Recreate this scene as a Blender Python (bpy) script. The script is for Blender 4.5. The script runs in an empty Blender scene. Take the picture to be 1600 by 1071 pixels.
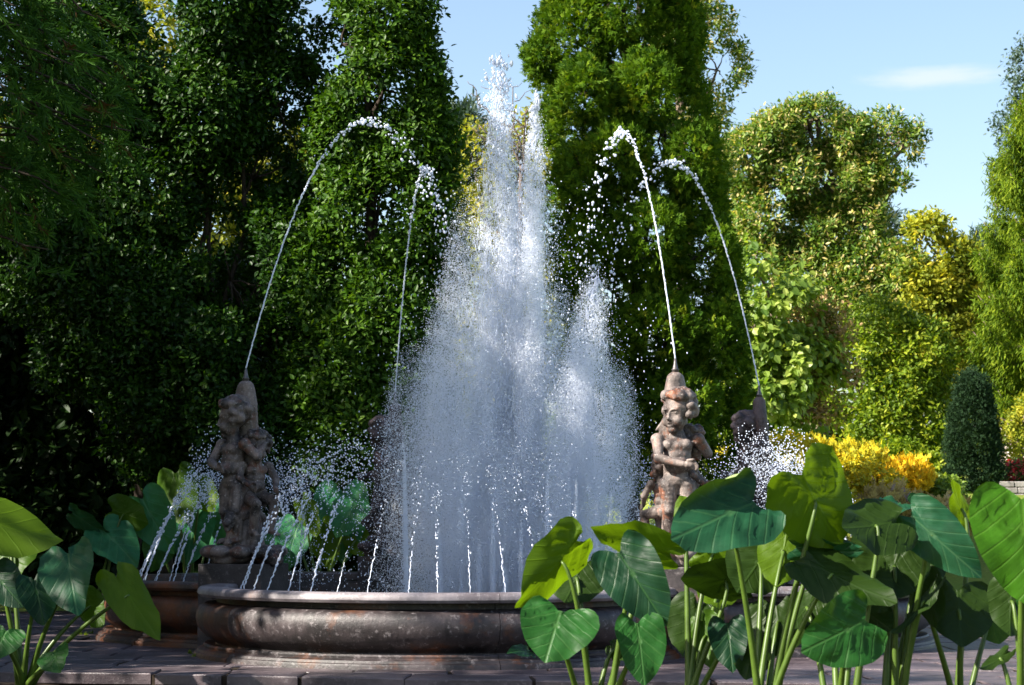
import bpy, math, random
import numpy as np
from mathutils import Vector, Matrix

rng = np.random.default_rng(11)
random.seed(5)
scene = bpy.context.scene
col = scene.collection
R = math.radians
FPX, PITCH, EYE = 3281.0, 0.084, 1.5

# ------------------------------------------------------------------ camera
cam_d = bpy.data.cameras.new("camera")
cam = bpy.data.objects.new("camera", cam_d)
col.objects.link(cam)
cam.location = (0, 0, EYE)
cam.rotation_euler = (math.pi / 2 + PITCH, 0, 0)
cam_d.sensor_width = 36
cam_d.lens = FPX * 36 / 1600
cam_d.clip_end = 2000
cam_d.dof.use_dof = True
cam_d.dof.focus_distance = 23.5
cam_d.dof.aperture_fstop = 4.0
scene.camera = cam

# ------------------------------------------------------------------ light
SUN = Vector((-0.78, -0.32, 0.60)).normalized()
sun_el = math.asin(SUN.z)
sun_az = math.atan2(SUN.x, SUN.y)
world = bpy.data.worlds.new("World")
scene.world = world
world.use_nodes = True
wn, wl = world.node_tree.nodes, world.node_tree.links
wn.clear()
out = wn.new("ShaderNodeOutputWorld")
bg = wn.new("ShaderNodeBackground")
sky = wn.new("ShaderNodeTexSky")
sky.sky_type = "NISHITA"
sky.sun_disc = False
sky.sun_elevation = sun_el
sky.sun_rotation = sun_az
sky.air_density = 1.0
sky.dust_density = 1.4
sky.ozone_density = 1.0
bg.inputs["Strength"].default_value = 0.082
# thin high cloud streaks mixed into the sky by direction
tc = wn.new("ShaderNodeTexCoord")
nv = wn.new("ShaderNodeVectorMath")
nv.operation = "NORMALIZE"
mp = wn.new("ShaderNodeMapping")  # one small streak of cloud, low over the trees at right
mp.vector_type = "TEXTURE"
mp.inputs["Location"].default_value = (0.196, 0.962, 0.2045)
mp.inputs["Scale"].default_value = (0.040, 0.3, 0.0062)
ln = wn.new("ShaderNodeVectorMath")
ln.operation = "LENGTH"
nz = wn.new("ShaderNodeTexNoise")
nz.inputs["Scale"].default_value = 1.5
nz.inputs["Detail"].default_value = 6
nz.inputs["Roughness"].default_value = 0.6
sb = wn.new("ShaderNodeMath")
sb.operation = "SUBTRACT"
mr = wn.new("ShaderNodeMapRange")
mr.interpolation_type = "SMOOTHSTEP"
mr.inputs["From Min"].default_value = -0.55
mr.inputs["From Max"].default_value = 0.35
mr.inputs["To Max"].default_value = 0.85
mixc = wn.new("ShaderNodeMixRGB")
mixc.inputs["Color2"].default_value = (3.6, 4.1, 4.6, 1)
wl.new(tc.outputs["Generated"], nv.inputs[0])
wl.new(nv.outputs["Vector"], mp.inputs["Vector"])
wl.new(mp.outputs["Vector"], ln.inputs[0])
wl.new(mp.outputs["Vector"], nz.inputs["Vector"])
wl.new(nz.outputs["Fac"], sb.inputs[0])
wl.new(ln.outputs["Value"], sb.inputs[1])
wl.new(sb.outputs["Value"], mr.inputs["Value"])
wl.new(mr.outputs["Result"], mixc.inputs["Fac"])
wl.new(sky.outputs["Color"], mixc.inputs["Color1"])
wl.new(mixc.outputs["Color"], bg.inputs["Color"])
wl.new(bg.outputs["Background"], out.inputs["Surface"])

sd = bpy.data.lights.new("sun", "SUN")
sd.energy = 5.0
sd.angle = R(0.5)
sd.color = (1.0, 0.93, 0.82)
so = bpy.data.objects.new("sun", sd)
so.rotation_euler = (-SUN).to_track_quat("-Z", "Y").to_euler()
col.objects.link(so)

vs = scene.view_settings
vs.view_transform = "Standard"
vs.look = "None"
vs.exposure = 1.55
vs.gamma = 1.0
vs.use_curve_mapping = False
cy = scene.cycles
cy.max_bounces = 9
cy.diffuse_bounces = 7
cy.glossy_bounces = 2
cy.transmission_bounces = 4
cy.transparent_max_bounces = 6
cy.use_denoising = True
cy.caustics_reflective = False
cy.caustics_refractive = False

# ------------------------------------------------------------------ helpers
def at(px, py, Y):
    """world point on the plane y = Y that is seen at photo pixel (px, py)"""
    dx, dz = (px - 800) / FPX, -(py - 535.5) / FPX
    c, s = math.cos(PITCH), math.sin(PITCH)
    d = np.array([dx, c - dz * s, s + dz * c])
    return np.array([0, 0, EYE]) + d * (Y / d[1])


def atz(px, py, z):
    dx, dz = (px - 800) / FPX, -(py - 535.5) / FPX
    c, s = math.cos(PITCH), math.sin(PITCH)
    d = np.array([dx, c - dz * s, s + dz * c])
    return np.array([0, 0, EYE]) + d * ((z - EYE) / d[2])


def proj(P):
    P = np.asarray(P, float)
    c, s = math.cos(PITCH), math.sin(PITCH)
    y, z = P[:, 1], P[:, 2] - EYE
    d = y * c + z * s
    return np.stack([800 + FPX * P[:, 0] / d, 535.5 - FPX * (z * c - y * s) / d], -1)


def tag(o, label=None, cat=None, group=None, kind=None):
    for k, v in (("label", label), ("category", cat), ("group", group), ("kind", kind)):
        if v:
            o[k] = v
    return o


def empty(name, loc, rz=0.0):
    o = bpy.data.objects.new(name, None)
    o.location = loc
    o.rotation_euler = (0, 0, rz)
    o.empty_display_size = 0.1
    col.objects.link(o)
    return o


def link(name, me, mat=None, parent=None, loc=None):
    if mat is not None and len(me.materials) == 0:
        me.materials.append(mat)
    o = bpy.data.objects.new(name, me)
    col.objects.link(o)
    if parent is not None:
        o.parent = parent
    if loc is not None:
        o.location = loc
    return o


def npmesh(name, V, F, smooth=False, tint=None, uv=None):
    """V (n,3); F list of uniform (m,k) arrays"""
    if not isinstance(F, list):
        F = [F]
    V = np.asarray(V, np.float32)
    me = bpy.data.meshes.new(name)
    me.vertices.add(len(V))
    me.vertices.foreach_set("co", V.ravel())
    loops = np.concatenate([f.ravel() for f in F]).astype(np.int32)
    tot = np.concatenate([np.full(len(f), f.shape[1]) for f in F]).astype(np.int32)
    start = np.concatenate([[0], np.cumsum(tot)[:-1]]).astype(np.int32)
    me.loops.add(len(loops))
    me.loops.foreach_set("vertex_index", loops)
    me.polygons.add(len(tot))
    me.polygons.foreach_set("loop_start", start)
    me.polygons.foreach_set("loop_total", tot)
    me.polygons.foreach_set("use_smooth", np.full(len(tot), smooth))
    if tint is not None:
        a = me.attributes.new("tint", "FLOAT", "POINT")
        a.data.foreach_set("value", np.asarray(tint, np.float32))
    if uv is not None:
        l = me.uv_layers.new(name="UVMap")
        l.data.foreach_set("uv", np.asarray(uv, np.float32)[loops].ravel())
    me.update(calc_edges=True)
    me.validate()
    return me


def nrm(a):
    return a / np.maximum(np.linalg.norm(a, axis=-1, keepdims=True), 1e-9)


def tube_arrays(pts, rad, n=8, cap=True):
    pts = np.asarray(pts, float)
    rad = np.broadcast_to(np.asarray(rad, float), (len(pts),))
    T = nrm(np.gradient(pts, axis=0))
    ref = np.array([0.31, 0.87, 0.38])
    U = nrm(np.cross(T, ref))
    W = np.cross(T, U)
    a = np.linspace(0, 2 * np.pi, n, endpoint=False)
    V = pts[:, None] + rad[:, None, None] * (np.cos(a)[None, :, None] * U[:, None] + np.sin(a)[None, :, None] * W[:, None])
    V = V.reshape(-1, 3)
    i = np.arange(len(pts) - 1)[:, None] * n
    j = np.arange(n)[None]
    j2 = (j + 1) % n
    F = np.stack([i + j, i + j2, i + n + j2, i + n + j], -1).reshape(-1, 4)
    Fs = [F]
    if cap:
        Fs.append(np.stack([np.arange(n)[::-1], (len(pts) - 1) * n + np.arange(n)]))
    return V, Fs


def merge(parts):
    Vs, G, off = [], {}, 0
    for V, Fs in parts:
        Vs.append(V)
        for f in (Fs if isinstance(Fs, list) else [Fs]):
            G.setdefault(f.shape[1], []).append(f + off)
        off += len(V)
    return np.concatenate(Vs), [np.concatenate(v) for v in G.values()]


def box_arrays(x0, x1, y0, y1, z0, z1):
    V = np.array([[x, y, z] for z in (z0, z1) for y in (y0, y1) for x in (x0, x1)], float)
    F = np.array([[0, 2, 3, 1], [4, 5, 7, 6], [0, 1, 5, 4], [2, 6, 7, 3], [0, 4, 6, 2], [1, 3, 7, 5]])
    return V, [F]


def bevel(o, w=0.01, seg=2):
    m = o.modifiers.new("bevel", "BEVEL")
    m.width = w
    m.segments = seg
    m.limit_method = "ANGLE"
    return o


_ph = rng.uniform(0, 6.28, (12, 1))
_dr = nrm(rng.normal(size=(12, 3)))
_fr = rng.uniform(0.7, 1.9, 12)


def noise3(P, s=1.0):
    v = 0
    for k in range(12):
        v = v + np.sin((P @ _dr[k]) * _fr[k] * s * 2.2 + _ph[k])
    return v / 3.5


# ------------------------------------------------------------------ materials
def mat_new(name):
    m = bpy.data.materials.new(name)
    m.use_nodes = True
    nt = m.node_tree
    nt.nodes.clear()
    o = nt.nodes.new("ShaderNodeOutputMaterial")
    return m, nt, o


def ramp_node(nt, stops):
    r = nt.nodes.new("ShaderNodeValToRGB")
    e = r.color_ramp.elements
    while len(e) < len(stops):
        e.new(0.5)
    for i, (p, c) in enumerate(stops):
        e[i].position = p
        e[i].color = (*c, 1)
    return r


def foliage_mat(name, stops, trans=0.35, rough=0.45, spec=0.5, tcol=(1.7, 1.7, 0.6)):
    m, nt, o = mat_new(name)
    at_ = nt.nodes.new("ShaderNodeAttribute")
    at_.attribute_name = "tint"
    r = ramp_node(nt, stops)
    nt.links.new(at_.outputs["Fac"], r.inputs["Fac"])
    p = nt.nodes.new("ShaderNodeBsdfPrincipled")
    p.inputs["Roughness"].default_value = rough
    p.inputs["Specular IOR Level"].default_value = spec
    nt.links.new(r.outputs["Color"], p.inputs["Base Color"])
    t = nt.nodes.new("ShaderNodeBsdfTranslucent")
    mu = nt.nodes.new("ShaderNodeMixRGB")
    mu.blend_type = "MULTIPLY"
    mu.inputs["Fac"].default_value = 1
    mu.inputs["Color2"].default_value = (*tcol, 1)
    nt.links.new(r.outputs["Color"], mu.inputs["Color1"])
    nt.links.new(mu.outputs["Color"], t.inputs["Color"])
    mx = nt.nodes.new("ShaderNodeMixShader")
    mx.inputs["Fac"].default_value = trans
    nt.links.new(p.outputs["BSDF"], mx.inputs[1])
    nt.links.new(t.outputs["BSDF"], mx.inputs[2])
    nt.links.new(mx.outputs["Shader"], o.inputs["Surface"])
    return m


def noise_node(nt, vec, scale, detail=6, rough=0.6):
    n = nt.nodes.new("ShaderNodeTexNoise")
    n.inputs["Scale"].default_value = scale
    n.inputs["Detail"].default_value = detail
    n.inputs["Roughness"].default_value = rough
    if vec is not None:
        nt.links.new(vec, n.inputs["Vector"])
    return n


def mapr(nt, val, a, b, c=0.0, d=1.0):
    n = nt.nodes.new("ShaderNodeMapRange")
    n.inputs["From Min"].default_value = a
    n.inputs["From Max"].default_value = b
    n.inputs["To Min"].default_value = c
    n.inputs["To Max"].default_value = d
    nt.links.new(val, n.inputs["Value"])
    return n.outputs["Result"]


def mixcol(nt, fac, c1, c2):
    n = nt.nodes.new("ShaderNodeMixRGB")
    for s, v in (("Fac", fac), ("Color1", c1), ("Color2", c2)):
        if isinstance(v, (tuple, list)):
            n.inputs[s].default_value = (*v, 1)
        elif isinstance(v, (int, float)):
            n.inputs[s].default_value = v
        else:
            nt.links.new(v, n.inputs[s])
    return n.outputs["Color"]


def stone_mat(name, base, dark, light, rust=None, rust_amt=0.5, rough=0.7, scale=1.0, spec=0.4, streak=True, world_space=False, bump=0.4, rust_z=None):
    m, nt, o = mat_new(name)
    if world_space:
        g = nt.nodes.new("ShaderNodeNewGeometry")
        vec = g.outputs["Position"]
    else:
        tcn = nt.nodes.new("ShaderNodeTexCoord")
        vec = tcn.outputs["Object"]
    big = noise_node(nt, vec, 1.6 * scale)
    fine = noise_node(nt, vec, 26 * scale, 5, 0.7)
    c = mixcol(nt, mapr(nt, big.outputs["Fac"], 0.42, 0.60), base, dark)
    if streak:
        mpn = nt.nodes.new("ShaderNodeMapping")
        mpn.inputs["Scale"].default_value = (9 * scale, 9 * scale, 0.9 * scale)
        nt.links.new(vec, mpn.inputs["Vector"])
        st = noise_node(nt, mpn.outputs["Vector"], 1.0, 4, 0.6)
        c = mixcol(nt, mapr(nt, st.outputs["Fac"], 0.52, 0.72, 0, 0.85), c, dark)
    if rust:
        rn = noise_node(nt, vec, 2.3 * scale, 5, 0.65)
        c = mixcol(nt, mapr(nt, rn.outputs["Fac"], 0.60 - 0.12 * rust_amt, 0.76 - 0.1 * rust_amt, 0, 0.9), c, rust)
    sp = noise_node(nt, vec, 14 * scale, 8, 0.75)
    c = mixcol(nt, mapr(nt, sp.outputs["Fac"], 0.55, 0.66, 0, 0.8), c, light)
    c = mixcol(nt, mapr(nt, fine.outputs["Fac"], 0.3, 0.7, 0.0, 0.35), c, dark)
    p = nt.nodes.new("ShaderNodeBsdfPrincipled")
    p.inputs["Specular IOR Level"].default_value = spec
    nt.links.new(c, p.inputs["Base Color"])
    nt.links.new(mapr(nt, sp.outputs["Fac"], 0.3, 0.7, rough - 0.15, rough + 0.15), p.inputs["Roughness"])
    b = nt.nodes.new("ShaderNodeBump")
    b.inputs["Strength"].default_value = bump
    b.inputs["Distance"].default_value = 0.02
    nt.links.new(sp.outputs["Fac"], b.inputs["Height"])
    nt.links.new(b.outputs["Normal"], p.inputs["Normal"])
    nt.links.new(p.outputs["BSDF"], o.inputs["Surface"])
    return m


def plain_mat(name, c, rough=0.6, spec=0.4, metal=0.0, vary=0.25, scale=6):
    m, nt, o = mat_new(name)
    tcn = nt.nodes.new("ShaderNodeTexCoord")
    n = noise_node(nt, tcn.outputs["Object"], scale)
    cc = mixcol(nt, mapr(nt, n.outputs["Fac"], 0.3, 0.7), tuple(x * (1 - vary) for x in c), tuple(min(1, x * (1 + vary)) for x in c))
    p = nt.nodes.new("ShaderNodeBsdfPrincipled")
    p.inputs["Roughness"].default_value = rough
    p.inputs["Specular IOR Level"].default_value = spec
    p.inputs["Metallic"].default_value = metal
    nt.links.new(cc, p.inputs["Base Color"])
    nt.links.new(p.outputs["BSDF"], o.inputs["Surface"])
    return m


M = {}
M["basin"] = stone_mat("basin_stone", (0.062, 0.048, 0.050), (0.011, 0.0085, 0.009), (0.26, 0.23, 0.235), rust=(0.17, 0.06, 0.022), rust_amt=0.35, rough=0.5, spec=0.5, world_space=True)
M["basin_rust"] = stone_mat("rusty_basin_stone", (0.065, 0.036, 0.024), (0.014, 0.01, 0.009), (0.15, 0.12, 0.11), rust=(0.16, 0.045, 0.010), rust_amt=1.35, rough=0.5, spec=0.5, world_space=True)
M["coping"] = stone_mat("coping_stone", (0.28, 0.25, 0.265), (0.10, 0.083, 0.09), (0.42, 0.39, 0.40), rust=(0.16, 0.09, 0.06), rust_amt=0.1, rough=0.45, spec=0.5, world_space=True, streak=False)
M["pedestal"] = stone_mat("pedestal_stone", (0.05, 0.04, 0.042), (0.016, 0.013, 0.014), (0.16, 0.14, 0.14), rust=(0.16, 0.07, 0.03), rust_amt=0.2, rough=0.55, world_space=True)
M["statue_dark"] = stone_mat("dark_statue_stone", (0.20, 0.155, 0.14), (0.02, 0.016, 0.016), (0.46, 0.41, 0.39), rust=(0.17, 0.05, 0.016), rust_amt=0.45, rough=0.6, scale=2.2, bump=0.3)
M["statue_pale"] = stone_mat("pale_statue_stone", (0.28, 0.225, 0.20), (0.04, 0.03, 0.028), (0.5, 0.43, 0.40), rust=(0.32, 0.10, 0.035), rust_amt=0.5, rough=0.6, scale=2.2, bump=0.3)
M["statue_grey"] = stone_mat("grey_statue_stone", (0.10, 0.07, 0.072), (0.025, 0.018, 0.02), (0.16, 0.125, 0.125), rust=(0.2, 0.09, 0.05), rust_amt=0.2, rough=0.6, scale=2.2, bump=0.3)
M["lead"] = plain_mat("lead_nozzle", (0.11, 0.10, 0.10), 0.45, 0.5, 0.4)
M["paving"] = stone_mat("paving_stone", (0.13, 0.10, 0.108), (0.045, 0.034, 0.04), (0.23, 0.195, 0.2), rough=0.38, spec=0.5, world_space=True, streak=False, scale=0.9, bump=0.5)
M["soil"] = plain_mat("soil", (0.03, 0.022, 0.016), 0.9, 0.1, vary=0.5, scale=9)
M["bark"] = plain_mat("bark", (0.045, 0.034, 0.026), 0.85, 0.2, vary=0.4, scale=12)
M["pale_bark"] = plain_mat("pale_bark", (0.16, 0.12, 0.09), 0.85, 0.2, vary=0.4, scale=12)
M["twig"] = plain_mat("twig", (0.13, 0.1, 0.085), 0.8, 0.2)

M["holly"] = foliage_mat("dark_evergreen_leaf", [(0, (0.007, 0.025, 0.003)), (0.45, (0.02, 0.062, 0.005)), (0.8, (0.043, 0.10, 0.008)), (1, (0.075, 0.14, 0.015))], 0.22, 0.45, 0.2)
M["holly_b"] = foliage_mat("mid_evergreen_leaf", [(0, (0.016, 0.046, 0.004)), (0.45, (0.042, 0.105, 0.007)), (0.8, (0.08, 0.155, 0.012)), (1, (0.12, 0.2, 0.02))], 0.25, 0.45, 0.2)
M["shade_hedge_leaf"] = foliage_mat("shade_hedge_leaf", [(0, (0.004, 0.013, 0.002)), (0.5, (0.011, 0.032, 0.004)), (1, (0.025, 0.055, 0.008))], 0.1, 0.5, 0.15)  # leaf colour darkened to carry the shade under the left trees
M["thuja"] = foliage_mat("thuja_spray", [(0, (0.02, 0.06, 0.004)), (0.5, (0.075, 0.15, 0.008)), (0.85, (0.15, 0.23, 0.012)), (1, (0.24, 0.27, 0.02))], 0.25, 0.65, 0.1)
M["cryptomeria"] = foliage_mat("cryptomeria_needle", [(0, (0.010, 0.034, 0.005)), (0.55, (0.034, 0.092, 0.011)), (0.9, (0.065, 0.14, 0.018)), (1, (0.07, 0.036, 0.014))], 0.2, 0.6, 0.08)
M["chestnut"] = foliage_mat("chestnut_leaf", [(0, (0.035, 0.09, 0.012)), (0.5, (0.12, 0.20, 0.024)), (0.72, (0.25, 0.31, 0.045)), (0.86, (0.5, 0.42, 0.16)), (1, (0.62, 0.5, 0.23))], 0.3, 0.45, 0.3)
M["pale_leaf"] = foliage_mat("pale_green_leaf", [(0, (0.08, 0.15, 0.02)), (0.5, (0.2, 0.29, 0.04)), (0.85, (0.38, 0.44, 0.10)), (1, (0.55, 0.44, 0.08))], 0.4, 0.45, 0.4)
M["brown_leaf"] = foliage_mat("brown_dry_leaf", [(0, (0.14, 0.17, 0.03)), (0.4, (0.30, 0.24, 0.07)), (0.7, (0.42, 0.28, 0.13)), (1, (0.5, 0.36, 0.2))], 0.3, 0.6, 0.2, (1.3, 1.1, 0.7))
M["yellow_leaf"] = foliage_mat("golden_leaf", [(0, (0.10, 0.15, 0.015)), (0.4, (0.28, 0.32, 0.03)), (0.8, (0.52, 0.48, 0.045)), (1, (0.66, 0.52, 0.08))], 0.4, 0.55, 0.2, (1.3, 1.2, 0.5))
M["olive_leaf"] = foliage_mat("olive_green_leaf", [(0, (0.05, 0.10, 0.008)), (0.5, (0.16, 0.24, 0.014)), (1, (0.40, 0.42, 0.03))], 0.35, 0.5, 0.3)
M["lime_leaf"] = foliage_mat("yellow_green_leaf", [(0, (0.1, 0.14, 0.02)), (0.5, (0.26, 0.29, 0.035)), (1, (0.52, 0.42, 0.06))], 0.45, 0.5, 0.3, (1.5, 1.4, 0.5))
M["spruce"] = foliage_mat("spruce_needle", [(0, (0.03, 0.075, 0.008)), (0.5, (0.11, 0.18, 0.01)), (1, (0.26, 0.32, 0.02))], 0.3, 0.6, 0.1)
M["blue_conifer"] = foliage_mat("blue_conifer_needle", [(0, (0.03, 0.06, 0.045)), (0.6, (0.06, 0.10, 0.07)), (1, (0.14, 0.18, 0.11))], 0.2, 0.5, 0.3)
M["yew"] = foliage_mat("yew_needle", [(0, (0.012, 0.03, 0.014)), (0.6, (0.024, 0.052, 0.022)), (1, (0.028, 0.058, 0.018))], 0.08, 0.6, 0.08)
M["goldenrod"] = foliage_mat("yellow_flower", [(0, (0.18, 0.22, 0.03)), (0.35, (0.5, 0.46, 0.03)), (0.75, (0.72, 0.56, 0.02)), (1, (0.8, 0.6, 0.04))], 0.3, 0.6, 0.2, (1.2, 1.1, 0.5))
M["amber"] = foliage_mat("amber_flower", [(0, (0.3, 0.24, 0.02)), (0.4, (0.7, 0.5, 0.02)), (1, (0.8, 0.57, 0.03))], 0.3, 0.6, 0.2, (1.2, 1.0, 0.5))
M["red_flower"] = foliage_mat("red_flower_petal", [(0, (0.05, 0.1, 0.02)), (0.45, (0.1, 0.16, 0.03)), (0.55, (0.55, 0.03, 0.05)), (1, (0.7, 0.12, 0.12))], 0.3, 0.5, 0.3, (1.2, 1, 0.8))
M["dry_grass"] = foliage_mat("dry_grass", [(0, (0.3, 0.25, 0.08)), (0.6, (0.48, 0.38, 0.15)), (1, (0.3, 0.24, 0.3))], 0.3, 0.7, 0.1, (1.2, 1.1, 0.8))


def water_mat(name, c=(0.86, 0.9, 0.97), alpha=1.0, rough=0.15):
    m, nt, o = mat_new(name)
    p = nt.nodes.new("ShaderNodeBsdfPrincipled")
    p.inputs["Base Color"].default_value = (*c, 1)
    p.inputs["Roughness"].default_value = rough
    p.inputs["IOR"].default_value = 1.33
    p.inputs["Specular IOR Level"].default_value = 0.7
    p.inputs["Alpha"].default_value = alpha
    t = nt.nodes.new("ShaderNodeBsdfTranslucent")
    t.inputs["Color"].default_value = (*c, 1)
    mx = nt.nodes.new("ShaderNodeMixShader")
    mx.inputs["Fac"].default_value = 0.4
    nt.links.new(p.outputs["BSDF"], mx.inputs[1])
    nt.links.new(t.outputs["BSDF"], mx.inputs[2])
    nt.links.new(mx.outputs["Shader"], o.inputs["Surface"])
    return m


M["drop"] = water_mat("water_drops", (0.84, 0.88, 0.97))  # white water tinted slightly blue to stand for skylight
M["spray"] = water_mat("water_spray", (0.92, 0.945, 1.0))  # near white, its blue cast put in for reflected sky
m, nt, o = mat_new("pool_water")
p = nt.nodes.new("ShaderNodeBsdfPrincipled")
p.inputs["Base Color"].default_value = (0.02, 0.03, 0.035, 1)
p.inputs["Roughness"].default_value = 0.08
b = nt.nodes.new("ShaderNodeBump")
b.inputs["Strength"].default_value = 0.6
b.inputs["Distance"].default_value = 0.05
tcn = nt.nodes.new("ShaderNodeTexCoord")
nn = noise_node(nt, tcn.outputs["Object"], 9, 3)
nt.links.new(nn.outputs["Fac"], b.inputs["Height"])
nt.links.new(b.outputs["Normal"], p.inputs["Normal"])
nt.links.new(p.outputs["BSDF"], o.inputs["Surface"])
M["water"] = m

# ground: grass, with soil and dry patches by noise
m, nt, o = mat_new("lawn_ground")
g = nt.nodes.new("ShaderNodeNewGeometry")
n1 = noise_node(nt, g.outputs["Position"], 0.35, 4)
n2 = noise_node(nt, g.outputs["Position"], 14, 6, 0.7)
c = mixcol(nt, mapr(nt, n1.outputs["Fac"], 0.35, 0.65), (0.13, 0.19, 0.03), (0.22, 0.24, 0.05))
c = mixcol(nt, mapr(nt, n2.outputs["Fac"], 0.35, 0.7, 0, 0.6), c, (0.05, 0.085, 0.015))
p = nt.nodes.new("ShaderNodeBsdfPrincipled")
p.inputs["Roughness"].default_value = 0.9
p.inputs["Specular IOR Level"].default_value = 0.1
nt.links.new(c, p.inputs["Base Color"])
b = nt.nodes.new("ShaderNodeBump")
b.inputs["Strength"].default_value = 0.8
nt.links.new(n2.outputs["Fac"], b.inputs["Height"])
nt.links.new(b.outputs["Normal"], p.inputs["Normal"])
nt.links.new(p.outputs["BSDF"], o.inputs["Surface"])
M["lawn"] = m


def leaf_mat(name, top, vein, under, trans, tfac=0.35, rough=0.46):
    """elephant ear leaf: pale midrib, ribs and fine side veins from the leaf's own coordinates; a paler underside"""
    m, nt, o = mat_new(name)
    L = nt.links.new

    def mth(op, a, b_=None, c_=None):
        n = nt.nodes.new("ShaderNodeMath")
        n.operation = op
        for i, v in enumerate((a, b_, c_)):
            if v is None:
                continue
            if isinstance(v, (int, float)):
                n.inputs[i].default_value = v
            else:
                L(v, n.inputs[i])
        return n.outputs[0]

    uvn = nt.nodes.new("ShaderNodeUVMap")
    uvn.uv_map = "UVMap"
    sp = nt.nodes.new("ShaderNodeSeparateXYZ")
    L(uvn.outputs["UV"], sp.inputs[0])
    x, y = sp.outputs["X"], sp.outputs["Y"]
    ax = mth("ABSOLUTE", x)
    s = mth("SUBTRACT", y, mth("MULTIPLY", mth("POWER", ax, 0.8), 0.62))
    fr = mth("ABSOLUTE", mth("SUBTRACT", mth("FRACT", mth("MULTIPLY", s, 3.3)), 0.5))
    lat = mapr(nt, fr, 0.0, 0.09, 0.85, 0)
    fr2 = mth("ABSOLUTE", mth("SUBTRACT", mth("FRACT", mth("MULTIPLY", s, 13.2)), 0.5))
    lat2 = mapr(nt, fr2, 0.0, 0.25, 0.08, 0)
    mid = mapr(nt, ax, 0.012, 0.05, 1, 0)
    hub = mapr(nt, mth("ADD", mth("MULTIPLY", x, x), mth("MULTIPLY", y, y)), 0.001, 0.012, 1.3, 0)
    v = mth("MAXIMUM", mth("MAXIMUM", lat, lat2), mth("MAXIMUM", mid, hub))
    tcn = nt.nodes.new("ShaderNodeTexCoord")
    nz_ = noise_node(nt, tcn.outputs["Object"], 7, 4)
    t2 = tuple(c * 1.7 for c in top)
    base = mixcol(nt, mapr(nt, nz_.outputs["Fac"], 0.35, 0.7), top, t2)
    ctop = mixcol(nt, mth("MULTIPLY", v, 0.5), base, vein)
    cund = mixcol(nt, mth("MULTIPLY", v, 0.5), under, tuple(min(1, c * 1.5) for c in under))
    g = nt.nodes.new("ShaderNodeNewGeometry")
    c = mixcol(nt, g.outputs["Backfacing"], ctop, cund)
    p = nt.nodes.new("ShaderNodeBsdfPrincipled")
    p.inputs["Roughness"].default_value = rough
    p.inputs["Specular IOR Level"].default_value = 0.2
    L(c, p.inputs["Base Color"])
    bp = nt.nodes.new("ShaderNodeBump")
    bp.inputs["Strength"].default_value = 0.35
    bp.inputs["Distance"].default_value = 0.012
    L(mth("MULTIPLY", v, -1.0), bp.inputs["Height"])
    L(bp.outputs["Normal"], p.inputs["Normal"])
    t = nt.nodes.new("ShaderNodeBsdfTranslucent")
    tc_ = mixcol(nt, mth("MULTIPLY", v, 0.45), trans, tuple(c * 0.55 for c in trans))
    L(tc_, t.inputs["Color"])
    mx = nt.nodes.new("ShaderNodeMixShader")
    mx.inputs["Fac"].default_value = tfac
    L(p.outputs["BSDF"], mx.inputs[1])
    L(t.outputs["BSDF"], mx.inputs[2])
    L(mx.outputs["Shader"], o.inputs["Surface"])
    return m


M["ear_teal"] = leaf_mat("teal_leaf", (0.007, 0.045, 0.019), (0.06, 0.14, 0.06), (0.045, 0.085, 0.01), (0.07, 0.15, 0.006), 0.22)
M["ear_green"] = leaf_mat("green_leaf", (0.012, 0.062, 0.010), (0.07, 0.17, 0.045), (0.04, 0.09, 0.005), (0.08, 0.18, 0.004), 0.3)
M["ear_lime"] = leaf_mat("lime_leaf", (0.03, 0.105, 0.005), (0.10, 0.22, 0.025), (0.07, 0.13, 0.004), (0.17, 0.29, 0.004), 0.45)
M["ear_dark"] = leaf_mat("deep_green_leaf", (0.004, 0.024, 0.009), (0.03, 0.09, 0.022), (0.016, 0.036, 0.004), (0.03, 0.07, 0.003), 0.2)
M["ear_pale"] = leaf_mat("pale_teal_leaf", (0.022, 0.12, 0.05), (0.12, 0.28, 0.12), (0.09, 0.17, 0.02), (0.12, 0.28, 0.02), 0.35)
M["ear_fold"] = leaf_mat("folded_leaf", (0.006, 0.036, 0.015), (0.04, 0.11, 0.04), (0.30, 0.40, 0.15), (0.06, 0.12, 0.006), 0.16)
M["petiole"] = plain_mat("leaf_stalk", (0.06, 0.105, 0.014), 0.4, 0.35, vary=0.3)

# ------------------------------------------------------------------ setting: terrain
def ground_z(x, y):
    x, y = np.asarray(x, float), np.asarray(y, float)
    t = np.clip((y - 34.5) / 12, 0, 1)
    t = t * t * (3 - 2 * t)
    r = np.clip((x - 3.5) / 3.0, 0, 1)
    z = -0.16 + t * (0.6 + 1.75 * r)
    z = z + np.clip((y - 46) / 40, 0, 1) * 1.6
    return z


xs = np.concatenate([np.linspace(-400, -30, 10), np.linspace(-26, 26, 66), np.linspace(30, 400, 10)])
ys = np.concatenate([np.linspace(-60, 10, 8), np.linspace(12, 70, 70), np.linspace(75, 900, 16)])
X, Y = np.meshgrid(xs, ys)
Z = ground_z(X, Y)
V = np.stack([X, Y, Z], -1).reshape(-1, 3)
nx = len(xs)
i = (np.arange(len(ys) - 1)[:, None] * nx + np.arange(nx - 1)[None]).ravel()
F = np.stack([i, i + 1, i + nx + 1, i + nx], -1)
tag(link("ground", npmesh("ground", V, F, True), M["lawn"]), kind="structure")

# ------------------------------------------------------------------ fountain frame
FC = np.array([0.026, 26.45])
TH = -0.297
A_ = 2.6
ct, st_ = math.cos(TH), math.sin(TH)


def fw(x, y):
    return np.array([FC[0] + ct * x - st_ * y, FC[1] + st_ * x + ct * y])


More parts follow.
